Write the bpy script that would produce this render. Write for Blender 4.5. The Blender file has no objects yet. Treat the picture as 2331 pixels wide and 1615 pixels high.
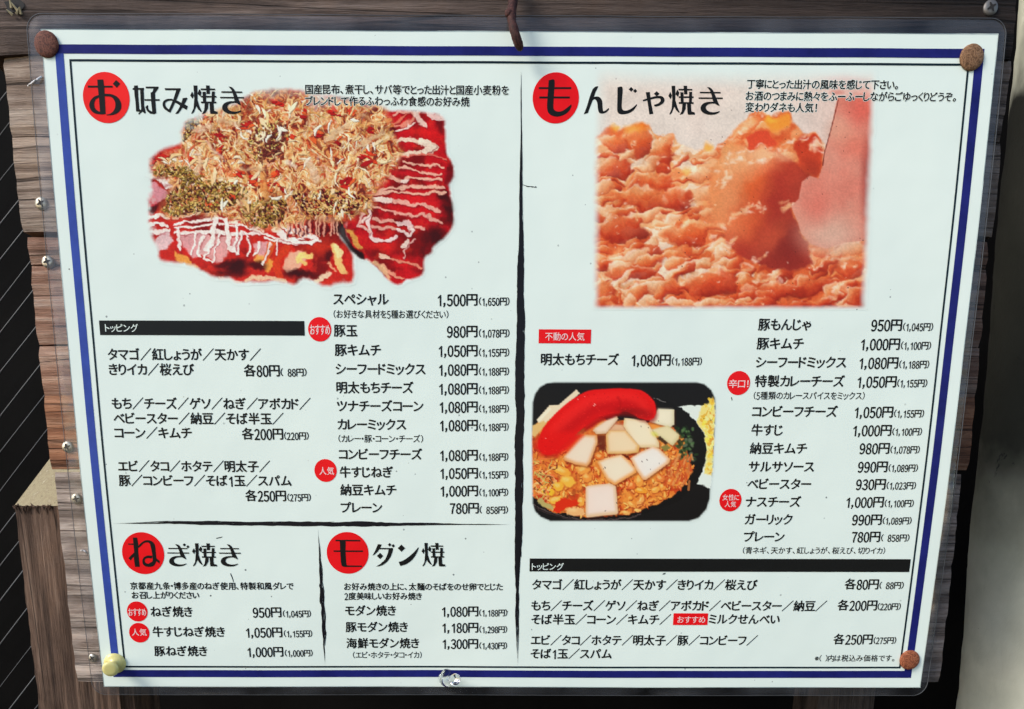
import bpy, bmesh, math, random
import numpy as np
from mathutils import Vector, Matrix
from mathutils.geometry import tessellate_polygon

# ---------------------------------------------------------------- camera, sky, sun, exposure
scene = bpy.context.scene
COL = scene.collection
R = math.radians

cam_data = bpy.data.cameras.new('camera')
cam = bpy.data.objects.new('camera', cam_data)
COL.objects.link(cam)
scene.camera = cam
CAM_ROT = np.array([[0.99998767, -0.001344, -0.00478062], [-0.00441024, 0.20215097, -0.97934444], [0.00228265, 0.97935345, 0.20214255]])
CAM_LOC = np.array([-0.02068101, -0.39346352, -0.04402004])
cam.matrix_world = Matrix([list(CAM_ROT[i]) + [CAM_LOC[i]] for i in range(3)] + [[0, 0, 0, 1]])
cam_data.sensor_width = 36.0
cam_data.lens = 1800 / 2331 * 36.0
cam_data.shift_x, cam_data.shift_y = 0.0345267, 0.2816139
cam_data.clip_start, cam_data.clip_end = 0.01, 50

SUN_AZ, SUN_EL = R(-60), R(36)          # soft light from the upper left, in front of the sign
world = bpy.data.worlds.new('World')
scene.world = world
world.use_nodes = True
nt = world.node_tree
sky = nt.nodes.new('ShaderNodeTexSky')
sky.sky_type = 'NISHITA'
sky.sun_disc = False
sky.sun_elevation = SUN_EL
sky.sun_rotation = math.pi + SUN_AZ * -1
sky.air_density, sky.dust_density, sky.ozone_density = 1.0, 1.0, 1.0
nt.nodes['Background'].inputs['Strength'].default_value = 0.13
nt.links.new(sky.outputs['Color'], nt.nodes['Background'].inputs['Color'])

sun_data = bpy.data.lights.new('sun', 'SUN')
sun_data.energy = 1.5
sun_data.angle = R(22)
sun_data.color = (1.0, 0.95, 0.88)
sun = bpy.data.objects.new('sun', sun_data)
COL.objects.link(sun)
sd = Vector((math.sin(SUN_AZ) * math.cos(SUN_EL), -math.cos(SUN_AZ) * math.cos(SUN_EL), math.sin(SUN_EL)))
sun.rotation_euler = sd.to_track_quat('Z', 'Y').to_euler()

vs = scene.view_settings
vs.view_transform = 'Standard'
vs.look = 'None'
vs.gamma = 1
vs.use_curve_mapping = False
vs.exposure = 0.88

# ---------------------------------------------------------------- mapping: photo pixels -> the place
CXP, CYP, FPX = 2331 / 2 - 80.4818, 1615 / 2 + 656.4419, 1800.0
SHW, SHH = 0.420, 0.297                 # the printed sheet, A3
def ray(px, py):
    px = np.asarray(px, float); py = np.asarray(py, float)
    d = np.stack([(px - CXP) / FPX, -(py - CYP) / FPX, -np.ones_like(px)], -1)
    return d @ CAM_ROT.T
def at(px, py, y):
    """the point seen at pixel (px, py) on the upright plane Y = y"""
    d = ray(px, py)
    t = (y - CAM_LOC[1]) / d[..., 1]
    return CAM_LOC + d * t[..., None]
def sag(x, z):
    """how far the laminated sheet bellies out towards the street between its tacks"""
    v = z / (SHH / 2)
    b = 0.0030 * (1 - v * v)
    b = b - 0.0007 * np.exp(-(((x + 0.045) / .05) ** 2 + ((z + .1445) / .03) ** 2)) + 0.0006 * np.exp(-(((x - 0.07) / .06) ** 2 + ((z + .148) / .035) ** 2))
    return b + .00016 * np.sin(x * 46 + 1.1) * np.sin(z * 43 + .5) + .00007 * np.sin(x * 110 + z * 70)
def sheet(px, py):
    """pixel -> (x, z) on the bellied sheet"""
    y = np.zeros_like(np.asarray(px, float))
    for _ in range(4):
        p = at(px, py, y)
        y = -sag(p[..., 0], p[..., 2])
    return p[..., 0], p[..., 2]
def onsheet(x, z, h):
    x = np.asarray(x, float); z = np.asarray(z, float)
    return np.stack([x, -sag(x, z) - h, z], -1)

# ---------------------------------------------------------------- materials
def lin(c):
    c = np.asarray(c, float) / 255
    return np.where(c <= .04045, c / 12.92, ((c + .055) / 1.055) ** 2.4)
PAPER_SEEN = (212, 226, 221)
PAPER = np.array([0.765, 0.845, 0.765])
def ink(c):
    """base colour of an ink that looks like c when the paper beside it looks like PAPER_SEEN"""
    return np.clip(lin(c) / lin(PAPER_SEEN) * PAPER - .004, .003, .88)

class Mat:
    def __init__(s, name, rough=.6, spec=.5, coat=0., coat_rough=.1):
        s.m = bpy.data.materials.new(name); s.m.use_nodes = True
        s.t = s.m.node_tree; s.b = s.t.nodes['Principled BSDF']
        s.b.inputs['Roughness'].default_value = rough
        s.b.inputs['Specular IOR Level'].default_value = spec
        s.b.inputs['Coat Weight'].default_value = coat
        s.b.inputs['Coat Roughness'].default_value = coat_rough
    def n(s, kind, **kw):
        q = s.t.nodes.new(kind)
        for k, v in kw.items():
            if k in q.inputs: q.inputs[k].default_value = v
            else: setattr(q, k, v)
        return q
    def l(s, a, b): s.t.links.new(a, b)
    def col(s, c): s.b.inputs['Base Color'].default_value = (*[float(v) for v in c], 1)
    def ramp(s, fac, stops, interp='LINEAR'):
        r = s.n('ShaderNodeValToRGB'); r.color_ramp.interpolation = interp
        e = r.color_ramp.elements
        while len(e) < len(stops): e.new(.5)
        for q, (p, c) in zip(e, stops):
            q.position = p; q.color = (*c, 1) if len(c) == 3 else c
        s.l(fac, r.inputs['Fac']); return r
    def mix(s, fac, a, b, mode='MIX'):
        m = s.n('ShaderNodeMix', data_type='RGBA', blend_type=mode)
        for sock, v in ((m.inputs[0], fac), (m.inputs[6], a), (m.inputs[7], b)):
            if isinstance(v, bpy.types.NodeSocket): s.l(v, sock)
            elif isinstance(v, (int, float)): sock.default_value = v
            else: sock.default_value = (*[float(q) for q in v], 1)
        return m.outputs[2]
    def noise(s, vec, scale, detail=4, rough=.55, dist=0):
        q = s.n('ShaderNodeTexNoise', Scale=scale, Detail=detail, Roughness=rough, Distortion=dist)
        s.l(vec, q.inputs['Vector']); return q.outputs['Fac']
    def coord(s, sx=1, sy=1, sz=1, kind='Object'):
        t = s.n('ShaderNodeTexCoord'); m = s.n('ShaderNodeMapping')
        m.inputs['Scale'].default_value = (sx, sy, sz)
        s.l(t.outputs[kind], m.inputs['Vector']); return m.outputs['Vector']
    def bump(s, h, strength, dist=.001, prev=None):
        b = s.n('ShaderNodeBump', Strength=strength, Distance=dist)
        s.l(h, b.inputs['Height'])
        if prev is not None: s.l(prev, b.inputs['Normal'])
        s.l(b.outputs['Normal'], s.b.inputs['Normal']); return b.outputs['Normal']

COAT = dict(rough=.6, spec=.045, coat=.12, coat_rough=.12)
def film_ripple(M):
    """the faint waviness of the laminating film"""
    v = M.coord(1, 1, 1)
    M.bump(M.noise(v, 30, 2), .12, .004)
    b = M.t.nodes[-1] if False else None

def paper_colour(M):
    v = M.coord()
    a = M.noise(v, 7, 4, .6, .6); 
    base = M.ramp(a, [(.3, PAPER * np.array([.945, .955, .955])), (.7, np.clip(PAPER * np.array([1.02, 1.01, 1.0]), 0, .92))]).outputs['Color']
    # specks of dirt and print toner
    vo = M.n('ShaderNodeTexVoronoi', feature='F1', Scale=330.0, Randomness=1.0); M.l(M.coord(1, .2, 1.0), vo.inputs['Vector'])
    rnd = M.n('ShaderNodeSeparateColor'); M.l(vo.outputs['Color'], rnd.inputs['Color'])
    size = M.n('ShaderNodeMapRange'); M.l(rnd.outputs['Red'], size.inputs['Value'])
    for k, val in zip(('From Min', 'From Max', 'To Min', 'To Max'), (.86, 1.0, 0.0, .17)): size.inputs[k].default_value = val
    sub = M.n('ShaderNodeMath', operation='LESS_THAN'); M.l(vo.outputs['Distance'], sub.inputs[0]); M.l(size.outputs['Result'], sub.inputs[1])
    dens = M.ramp(M.noise(v, 14, 2), [(.42, (.0, .0, .0)), (.62, (1, 1, 1))])
    k = M.n('ShaderNodeMath', operation='MULTIPLY'); M.l(sub.outputs[0], k.inputs[0]); M.l(dens.outputs['Color'], k.inputs[1])
    k2 = M.n('ShaderNodeMath', operation='MULTIPLY'); M.l(k.outputs[0], k2.inputs[0]); M.l(rnd.outputs['Green'], k2.inputs[1])
    return M.mix(k2.outputs[0], base, (.12, .13, .13))

def printed(name, c, vary=.0):
    M = Mat(name, **COAT)
    c = np.asarray(c, float)
    if vary:
        v = M.coord()
        r = M.ramp(M.noise(v, 60, 4, .7), [(.3, np.clip(c * (1 - vary), 0, 1)), (.7, np.clip(c * (1 + vary) + .002, 0, 1))])
        M.l(r.outputs['Color'], M.b.inputs['Base Color'])
    else: M.col(c)
    film_ripple(M)
    return M.m
m = Mat('menu_paper', **COAT); m.l(paper_colour(m), m.b.inputs['Base Color']); film_ripple(m); PAPER_M = m.m
m = Mat('printed_photograph', **COAT)
at_c = m.n('ShaderNodeAttribute', attribute_name='print'); 
m.l(m.mix(at_c.outputs['Alpha'], paper_colour(m), at_c.outputs['Color']), m.b.inputs['Base Color']); film_ripple(m); PHOTO_M = m.m
BLACK_M = printed('black_ink', ink((28, 29, 29)))
WHITE_M = printed('unprinted_white', PAPER)
PALE_M = printed('pale_lettering_on_red', ink((236, 196, 196)))
RED_M = printed('red_ink', ink((216, 24, 30)), .06)
RED_TOP_M = printed('orange_red_ink', ink((220, 36, 34)), .06)
NAVY_M = printed('navy_ink', ink((31, 35, 100)), .25)
BLUE_M = printed('glare_blue_ink', ink((52, 72, 150)), .18)  # left border band: glare put into the ink colour as a lighter blue
LINE_M = printed('dark_line_ink', ink((24, 38, 46)), .3)
BRUSH_M = printed('brush_ink', ink((29, 29, 33)))

def wood(name, stops, zs=1.0, saw=0., dark_right=False, rough=.8, vertical=False, seed=0., right_tone=None):
    M = Mat(name, rough=rough, spec=.25)
    tc = M.n('ShaderNodeTexCoord'); mp = M.n('ShaderNodeMapping'); M.l(tc.outputs['Object'], mp.inputs['Vector'])
    mp.inputs['Location'].default_value = (seed, seed * .7, seed * 1.3)
    base = mp.outputs['Vector']
    def st(sx, sy, sz):
        q = M.n('ShaderNodeMapping'); q.inputs['Scale'].default_value = (sz, sy, sx) if vertical else (sx, sy, sz); M.l(base, q.inputs['Vector']); return q.outputs['Vector']
    grain = M.noise(st(11, 60, 300), 1.0, 8, .66, .5)
    fine = M.noise(st(60, 300, 1300), 1.0, 5, .72, .3)
    blot = M.noise(st(26, 30, 44), 1.0, 5, .6, .6)
    c = M.ramp(grain, [(.26, stops[0]), (.44, stops[1]), (.58, stops[2]), (.74, stops[3])]).outputs['Color']
    f = M.ramp(fine, [(.30, (.42, .40, .38)), (.47, (.96, .96, .96)), (.8, (1.12, 1.1, 1.08))])
    c = M.mix(.8, c, f.outputs['Color'], 'MULTIPLY')
    b = M.ramp(blot, [(.32, (.66, .62, .60)), (.52, (1, 1, 1)), (.70, (1.18, 1.08, .98))])
    c = M.mix(.85, c, b.outputs['Color'], 'MULTIPLY')
    ck = M.noise(st(1.6, 14, 95), 1.0, 3, .45, .9)
    cm = M.ramp(ck, [(.468, (1, 1, 1)), (.482, (.16, .14, .13)), (.490, (.16, .14, .13)), (.504, (1, 1, 1))])
    km = M.ramp(M.noise(st(26, 30, 70), 1.0, 3, .6), [(.56, (0, 0, 0)), (.66, (1, 1, 1))])
    c = M.mix(.85, c, cm.outputs['Color'], 'MULTIPLY')
    c = M.mix(M.mix(1.0, km.outputs['Color'], (.55, .55, .55), 'MULTIPLY'), c, M.mix(1.0, c, (.42, .38, .36), 'MULTIPLY'))
    h = M.n('ShaderNodeMath', operation='ADD'); M.l(grain, h.inputs[0]); M.l(fine, h.inputs[1])
    nrm = M.bump(cm.outputs['Color'], .5, .0010, M.bump(h.outputs[0], .8, .0016))
    if saw:
        wv = M.n('ShaderNodeTexWave', wave_type='BANDS', bands_direction='Z', wave_profile='SIN'); wv.inputs['Scale'].default_value = saw
        wv.inputs['Distortion'].default_value = 3.2; wv.inputs['Detail'].default_value = 3; wv.inputs['Detail Scale'].default_value = 1.6
        M.l(st(.35, 1, 1), wv.inputs['Vector'])
        s = M.ramp(wv.outputs['Fac'], [(.0, (.50, .47, .46)), (.34, (.98, .97, .97)), (1, (1.12, 1.1, 1.1))])
        c = M.mix(.9, c, s.outputs['Color'], 'MULTIPLY')
        M.bump(wv.outputs['Fac'], .5, .0018, nrm)
    if right_tone:
        # darker timber towards the right end of the sign
        sx = M.n('ShaderNodeSeparateXYZ'); M.l(tc.outputs['Object'], sx.inputs['Vector'])
        ad = M.n('ShaderNodeMath', operation='MULTIPLY_ADD'); M.l(blot, ad.inputs[0]); ad.inputs[1].default_value = .22; M.l(sx.outputs['X'], ad.inputs[2])
        st_ = M.ramp(ad.outputs[0], [(.0, right_tone[0]), (.30, right_tone[1])]); st_.color_ramp.elements[0].position = .05
        c = M.mix(1.0, c, st_.outputs['Color'], 'MULTIPLY')
    M.l(c, M.b.inputs['Base Color'])
    return M.m
# ---------------------------------------------------------------- printed photographs (painted on a fine grid of print dots)
def _vnoise(W, H, sx, sy, seed, x0=0, y0=0):
    r = np.random.RandomState(seed)
    gw, gh = int(W / sx) + 3, int(H / sy) + 3
    g = r.rand(gh, gw)
    X = np.arange(W) / sx; Y = np.arange(H) / sy
    xi = X.astype(int); yi = Y.astype(int)
    fx = X - xi; fy = Y - yi
    fx = fx * fx * (3 - 2 * fx); fy = (fy * fy * (3 - 2 * fy))[:, None]
    a = g[np.ix_(yi, xi)]; b = g[np.ix_(yi, xi + 1)]; c = g[np.ix_(yi + 1, xi)]; d = g[np.ix_(yi + 1, xi + 1)]
    return (a * (1 - fx) + b * fx) * (1 - fy) + (c * (1 - fx) + d * fx) * fy

def _fbm(W, H, s, seed, oct=4, ax=1.0):
    t = np.zeros((H, W)); amp = 1.0; tot = 0
    for k in range(oct):
        t += amp * _vnoise(W, H, max(s * ax, 1.5), max(s, 1.5), seed + k * 17); tot += amp
        amp *= .5; s *= .5
    return t / tot

def _sm(e0, e1, x):
    t = np.clip((x - e0) / (e1 - e0), 0, 1)
    return t * t * (3 - 2 * t)

class Art:
    def __init__(s, x0, y0, x1, y1):
        s.x0, s.y0, s.x1, s.y1 = x0, y0, x1, y1
        s.W, s.H = x1 - x0, y1 - y0
        s.rgb = np.zeros((s.H, s.W, 3)) + np.array([212, 226, 221.])
        s.a = np.zeros((s.H, s.W))
        s.YY, s.XX = np.mgrid[y0:y1, x0:x1].astype(float)
    def _win(s, P, m):
        a = max(int(P[:, 0].min() - m) - s.x0, 0); b = min(int(P[:, 0].max() + m) + 2 - s.x0, s.W)
        c = max(int(P[:, 1].min() - m) - s.y0, 0); d = min(int(P[:, 1].max() + m) + 2 - s.y0, s.H)
        return a, b, c, d
    def _mix(s, win, k, col, cover=True):
        a, b, c, d = win
        k3 = k[..., None]
        col = np.asarray(col, float)
        s.rgb[c:d, a:b] = s.rgb[c:d, a:b] * (1 - k3) + col * k3
        if cover: s.a[c:d, a:b] = s.a[c:d, a:b] + (1 - s.a[c:d, a:b]) * k
    def mask_poly(s, P, soft=1.5, win=None):
        P = np.asarray(P, float)
        if win is None: win = s._win(P, soft * 2 + 1)
        a, b, c, d = win
        X = s.XX[c:d, a:b]; Y = s.YY[c:d, a:b]
        ins = np.zeros(X.shape, bool); dist = np.full(X.shape, 1e9)
        n = len(P)
        for i in range(n):
            ax, ay = P[i]; bx, by = P[(i + 1) % n]
            if ay != by:
                cr = ((ay > Y) != (by > Y)) & (X < (bx - ax) * (Y - ay) / (by - ay) + ax)
                ins ^= cr
            dx, dy = bx - ax, by - ay; L = dx * dx + dy * dy + 1e-9
            t = np.clip(((X - ax) * dx + (Y - ay) * dy) / L, 0, 1)
            dist = np.minimum(dist, (X - ax - t * dx) ** 2 + (Y - ay - t * dy) ** 2)
        sd = np.where(ins, 1, -1) * np.sqrt(dist)
        return win, _sm(-soft, soft, sd)
    def poly(s, P, col, soft=1.5, al=1., cover=True):
        win, k = s.mask_poly(P, soft)
        if k.size: s._mix(win, k * al, col, cover)
    def stroke(s, P, w, col, soft=1.0, al=1., cover=True):
        P = np.asarray(P, float)
        ws = np.full(len(P), w, float) if np.isscalar(w) else np.asarray(w, float)
        win = s._win(P, ws.max() + soft + 1)
        a, b, c, d = win
        if b <= a or d <= c: return
        X = s.XX[c:d, a:b]; Y = s.YY[c:d, a:b]
        best = np.full(X.shape, -1e9)
        for i in range(len(P) - 1):
            ax, ay = P[i]; bx, by = P[i + 1]
            dx, dy = bx - ax, by - ay; L = dx * dx + dy * dy + 1e-9
            t = np.clip(((X - ax) * dx + (Y - ay) * dy) / L, 0, 1)
            r = ws[i] + (ws[i + 1] - ws[i]) * t
            best = np.maximum(best, r - np.hypot(X - ax - t * dx, Y - ay - t * dy))
        s._mix(win, _sm(-soft, soft, best) * al, col, cover)
    def blob(s, x, y, rx, ry, col, soft=.5, al=1., rot=0., cover=True):
        m = max(rx, ry) * (1 + soft) + 1
        win = s._win(np.array([[x - m, y - m], [x + m, y + m]]), 0)
        a, b, c, d = win
        if b <= a or d <= c: return
        X = s.XX[c:d, a:b] - x; Y = s.YY[c:d, a:b] - y
        ca, sa = math.cos(rot), math.sin(rot)
        q = np.hypot((X * ca + Y * sa) / rx, (-X * sa + Y * ca) / ry)
        s._mix(win, _sm(1 + soft, 1 - soft, q) * al, col, cover)

def _bil(img, X, Y):
    H, W = img.shape[:2]
    X = np.clip(X, 0, W - 1.001); Y = np.clip(Y, 0, H - 1.001); xi = X.astype(int); yi = Y.astype(int); fx = X - xi; fy = Y - yi
    if img.ndim == 3: fx = fx[..., None]; fy = fy[..., None]
    return (img[yi, xi] * (1 - fx) + img[yi, xi + 1] * fx) * (1 - fy) + (img[yi + 1, xi] * (1 - fx) + img[yi + 1, xi + 1] * fx) * fy
def warp(A, seed, s1, a1, s2, a2, alpha=True):
    """let the painted marks run a little, as soft food does"""
    W, H = A.W, A.H; gy, gx = np.mgrid[0:H, 0:W].astype(float)
    dx = (_fbm(W, H, s1, seed, 2) - .5) * 2 * a1 + (_fbm(W, H, s2, seed + 5, 2) - .5) * 2 * a2
    dy = (_fbm(W, H, s1, seed + 9, 2) - .5) * 2 * a1 + (_fbm(W, H, s2, seed + 13, 2) - .5) * 2 * a2
    A.rgb = _bil(A.rgb, gx + dx, gy + dy)
    if alpha: A.a = _bil(A.a, gx + dx, gy + dy)
def sharpen(A, k=.8):
    b = A.rgb.copy()
    for ax in (0, 1): b = (np.roll(b, 1, ax) + 2 * b + np.roll(b, -1, ax)) / 4
    A.rgb = np.clip(A.rgb + (A.rgb - b) * k, 8, 244)

def lump(A, nz, x, y, rx, ry, rot, stops, al=1., rim=.5):
    """one wet, rounded lump of the photographed batter, lit from its upper left in the picture"""
    m = max(rx, ry) * 1.35 + 2
    win = A._win(np.array([[x - m, y - m], [x + m, y + m]]), 0)
    a, b, c, d = win
    if b <= a or d <= c: return
    n = nz[c:d, a:b] - .5
    X = A.XX[c:d, a:b] - x + n * rx * .9; Y = A.YY[c:d, a:b] - y + np.roll(n, 7, 1) * ry * .9
    ca, sa = math.cos(rot), math.sin(rot)
    u = (X * ca + Y * sa) / rx; v = (-X * sa + Y * ca) / ry
    q = np.hypot(u, v)
    nz_ = np.sqrt(np.clip(1 - q * q, 0, 1))
    lx = u * ca - v * sa; ly = u * sa + v * ca
    t = np.clip(.40 - .34 * ly - .20 * lx + .12 * nz_ + .55 * n, 0, 1)
    col = np.zeros(t.shape + (3,))
    for ch in range(3): col[..., ch] = np.interp(t, [s[0] for s in stops], [s[1][ch] for s in stops])
    g = (_sm(.62, .95, q) * _sm(.1, -.75, ly + .4 * lx) * rim * _sm(.42, .60, n + .5))[..., None]
    col = col * (1 - g) + np.array([238, 222, 198.]) * g
    A._mix(win, _sm(1.06, .84, q) * al, col)

def inside(P, x, y):
    r = False; n = len(P)
    for i in range(n):
        ax, ay = P[i]; bx, by = P[(i + 1) % n]
        if (ay > y) != (by > y) and x < (bx - ax) * (y - ay) / (by - ay) + ax: r = not r
    return r

def wob(P, rnd, j=1.5, n=3):
    """smooth a control polyline (Catmull-Rom) and let it wander a little"""
    P = [np.array(p, float) for p in P]
    Q = [P[0]] + P + [P[-1]]; out = []
    for i in range(1, len(Q) - 2):
        for k in range(n):
            t = k / n
            a, b, c, d = Q[i - 1], Q[i], Q[i + 1], Q[i + 2]
            v = .5 * ((2 * b) + (c - a) * t + (2 * a - 5 * b + 4 * c - d) * t * t + (3 * b - a - 3 * c + d) * t ** 3)
            out.append(v + np.array([rnd.uniform(-j, j), rnd.uniform(-j, j)]))
    out.append(P[-1])
    return np.array(out)

def flake(A, rnd, x, y, L, w, ang, col, shade=.55, al=1.):
    bend = rnd.uniform(-.9, .9)
    pts = []
    for k in range(4):
        t = k / 3 - .5
        pts.append((x + L * t * math.cos(ang + bend * t), y + L * t * math.sin(ang + bend * t)))
    ww = [w * .35, w, w * rnd.uniform(.6, 1), w * .25]
    pts = np.array(pts)
    A.stroke(pts + np.array([1.2, 1.8]), ww, [c * shade for c in col], .9, .75 * al, False)
    A.stroke(pts, ww, col, .8, al, False)

def paint_pancake():
    rnd = random.Random(5)
    A = Art(312, 180, 1048, 664)
    LEFT = [(330, 420), (340, 360), (372, 338), (415, 322), (412, 290), (440, 262), (490, 250), (540, 235), (572, 212), (640, 202), (700, 208), (790, 222), (860, 240), (890, 300),
            (880, 480), (800, 505), (772, 530), (800, 570), (806, 600), (802, 640), (770, 645), (742, 652), (715, 642), (690, 636), (668, 648), (640, 640), (600, 641), (545, 644), (520, 632), (490, 632), (455, 616), (440, 606),
            (400, 598), (364, 592), (356, 560), (340, 530), (330, 500)]
    RIGHT = [(850, 245), (880, 250), (930, 252), (975, 256), (1008, 266), (1014, 300), (1016, 345), (1030, 372), (1034, 400), (1024, 420), (1027, 450), (1033, 490), (1028, 520), (1008, 545), (988, 560), (982, 575), (966, 588),
             (965, 615), (955, 630), (925, 640), (905, 650), (880, 636), (860, 612), (835, 592), (815, 585), (795, 560), (785, 520), (800, 470), (820, 380)]
    A.poly(wob(LEFT + [LEFT[0]], rnd, 1.5), (188, 38, 30), 7)
    A.poly(wob(RIGHT + [RIGHT[0]], rnd, 1.0), (182, 22, 28), 5)
    n1 = _fbm(A.W, A.H, 46, 3); n2 = _fbm(A.W, A.H, 14, 9, 3)
    A._mix((0, A.W, 0, A.H), _sm(.50, .68, n1) * .75 * A.a, (98, 16, 16), False)
    A._mix((0, A.W, 0, A.H), _sm(.55, .75, n2) * .35 * A.a, (216, 60, 36), False)
    # glossy dark rims of the right slice
    for x, y, rx, ry, al, ro in [(1016, 470, 14, 42, .95, -.25), (990, 540, 26, 24, .95, .6), (948, 606, 20, 12, .85, .1), (1024, 395, 10, 26, .6, 0), (1002, 285, 10, 20, .6, 0), (905, 565, 15, 12, .6, .3), (968, 572, 14, 16, .55, .2), (886, 310, 8, 22, .8, .25), (893, 305, 12, 14, .5, 0)]:
        A.blob(x, y, rx, ry, (58, 10, 16), .6, al, ro, False)
    for x, y, rx, ry, c, ro in [(960, 300, 36, 10, (210, 34, 30), .2), (985, 320, 20, 26, (206, 26, 28), 0), (940, 395, 60, 8, (204, 26, 34), 0), (950, 455, 50, 9, (212, 30, 34), .15), (960, 480, 40, 8, (206, 24, 30), .2), (930, 600, 40, 14, (210, 28, 30), .1), (880, 560, 40, 14, (206, 34, 28), .1), (900, 520, 40, 10, (202, 30, 28), .1), (640, 590, 30, 26, (206, 44, 26), 0), (770, 590, 22, 30, (204, 34, 26), 0), (720, 560, 40, 18, (206, 52, 30), 0), (420, 560, 30, 12, (206, 30, 30), .2)]:
        A.blob(x, y, rx, ry, c, .8, .75, ro, False)
    # mayonnaise ribbons across the right slice
    cream = (230, 182, 156); white = (236, 220, 204)
    R = [([(888, 285), (905, 276), (930, 262)], 2.4, (214, 120, 92)), ([(890, 288), (925, 280), (940, 268), (930, 255)], 2.6, (220, 140, 116)), ([(898, 299), (912, 292), (930, 284), (945, 277)], 3.6, white),
         ([(902, 320), (930, 318), (960, 322), (985, 330), (990, 340), (975, 348), (950, 346), (925, 350), (905, 355)], 5.0, (232, 214, 188)), ([(960, 322), (983, 334), (965, 345)], 8, (234, 220, 196)),
         ([(895, 262), (925, 258), (950, 262)], 4, (222, 160, 140)), ([(945, 262), (955, 275), (968, 286)], 5, (226, 200, 184)), ([(975, 258), (990, 268), (1008, 266)], 7, (224, 196, 186)),
         ([(905, 357), (950, 352), (985, 353), (1015, 362)], 2.2, (212, 108, 90)), ([(915, 370), (950, 373), (985, 378), (1006, 384)], 3.0, cream), ([(905, 380), (930, 384), (960, 392), (1005, 398)], 2.8, cream),
         ([(880, 402), (915, 412), (930, 406), (970, 408), (1006, 408)], 3.6, cream), ([(915, 414), (928, 414)], 5, white), ([(850, 436), (880, 430), (915, 426), (960, 424), (1012, 426)], 3.6, cream),
         ([(845, 442), (880, 438), (920, 438), (960, 440), (995, 434), (1008, 442)], 3.6, cream), ([(848, 450), (870, 454), (895, 456), (920, 464), (960, 466), (985, 472), (998, 482)], 4.2, (230, 176, 156)), ([(850, 452), (890, 456)], 5.5, white),
         ([(846, 470), (880, 478), (905, 484), (940, 490), (965, 488), (985, 498), (1004, 508)], 3.4, (226, 170, 150)), ([(850, 498), (880, 502), (910, 508), (945, 514), (962, 520)], 4.2, (224, 170, 150)),
         ([(908, 508), (928, 505), (932, 520)], 8, (226, 196, 190)), ([(845, 515), (875, 518), (900, 524)], 3.6, (224, 170, 150)), ([(904, 525), (918, 533), (932, 537), (936, 525)], 5, (232, 216, 206)),
         ([(838, 470), (838, 500), (838, 525), (845, 540), (862, 546), (885, 545), (900, 543)], 5.2, (234, 218, 210)), ([(826, 478), (818, 500), (814, 515), (830, 522), (838, 530)], 3.6, (226, 184, 168)), ([(822, 505), (832, 495), (838, 485)], 3, white),
         ([(945, 545), (935, 555), (925, 570), (918, 585)], 2.4, (224, 176, 164)), ([(928, 552), (922, 562)], 5, white), ([(866, 585), (880, 590), (905, 592), (935, 598), (955, 608)], 3.2, (222, 140, 112)), ([(868, 586), (880, 588)], 5, (230, 196, 170)),
         ([(866, 605), (885, 618), (905, 630), (918, 634)], 3, (224, 150, 120))]
    for P, w, c in R:
        A.stroke(wob(P, rnd, .7) + np.array([.8, 2.2]), w, (110, 12, 20), 1.5, .55, False)
        A.stroke(wob(P, rnd, .7), [w * rnd.uniform(.7, 1.15) for _ in range((len(P) - 1) * 3 + 1)], c, 1.5, .9, False)
    # cut between the slices
    A.poly(wob([(765, 500), (782, 497), (788, 520), (792, 545), (812, 568), (830, 578), (830, 592), (815, 585), (795, 566), (780, 545), (762, 520)], rnd, 1), (34, 12, 14), 3, .96)
    A.poly(wob([(790, 522), (802, 522), (815, 545), (828, 565), (820, 568), (806, 556)], rnd, 1), (206, 150, 70), 2, .95)
    A.poly(wob([(835, 592), (862, 600), (885, 622), (890, 640), (865, 616)], rnd, 1), (226, 190, 140), 3, .8)
    # pale ham-like slices and mayonnaise lattice on the near left side
    for P, c in [([(332, 422), (350, 418), (378, 434), (372, 450), (345, 470), (335, 450)], (206, 140, 148)), ([(355, 540), (378, 525), (392, 535), (398, 550), (380, 565), (360, 575), (354, 560)], (222, 196, 196)),
                 ([(410, 532), (470, 530), (470, 570), (450, 585), (430, 575), (415, 555)], (214, 158, 158)), ([(455, 545), (515, 535), (522, 575), (505, 592), (480, 590), (455, 575)], (216, 160, 156)), ([(525, 540), (548, 538), (545, 570), (535, 575)], (214, 150, 150)),
                 ([(575, 555), (600, 550), (615, 560), (600, 590), (580, 585)], (216, 160, 160)), ([(655, 575), (690, 570), (700, 590), (665, 620), (648, 610)], (222, 170, 140))]:
        A.poly(wob(P + [P[0]], rnd, 1), c, 3, .92, False)
    A.blob(346, 460, 8, 16, (196, 20, 40), .5, .9, .1, False); A.blob(345, 476, 12, 6, (50, 10, 16), .5, .8, 0, False)
    for P in [[(395, 575), (420, 580), (445, 600), (450, 612), (420, 605), (400, 596)], [(575, 580), (600, 585), (625, 590), (610, 620), (590, 600)]]:
        A.poly(wob(P + [P[0]], rnd, 1.5), (232, 160, 70), 3, .9, False)
    for x, y, rx, ry, al in [(540, 606, 22, 14, .9), (505, 604, 20, 9, .75), (585, 602, 20, 10, .8), (530, 622, 30, 8, .6), (680, 624, 30, 10, .85), (745, 580, 8, 14, .7), (720, 630, 20, 8, .6)]:
        A.blob(x, y, rx, ry, (44, 10, 14), .6, al, 0, False)
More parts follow.
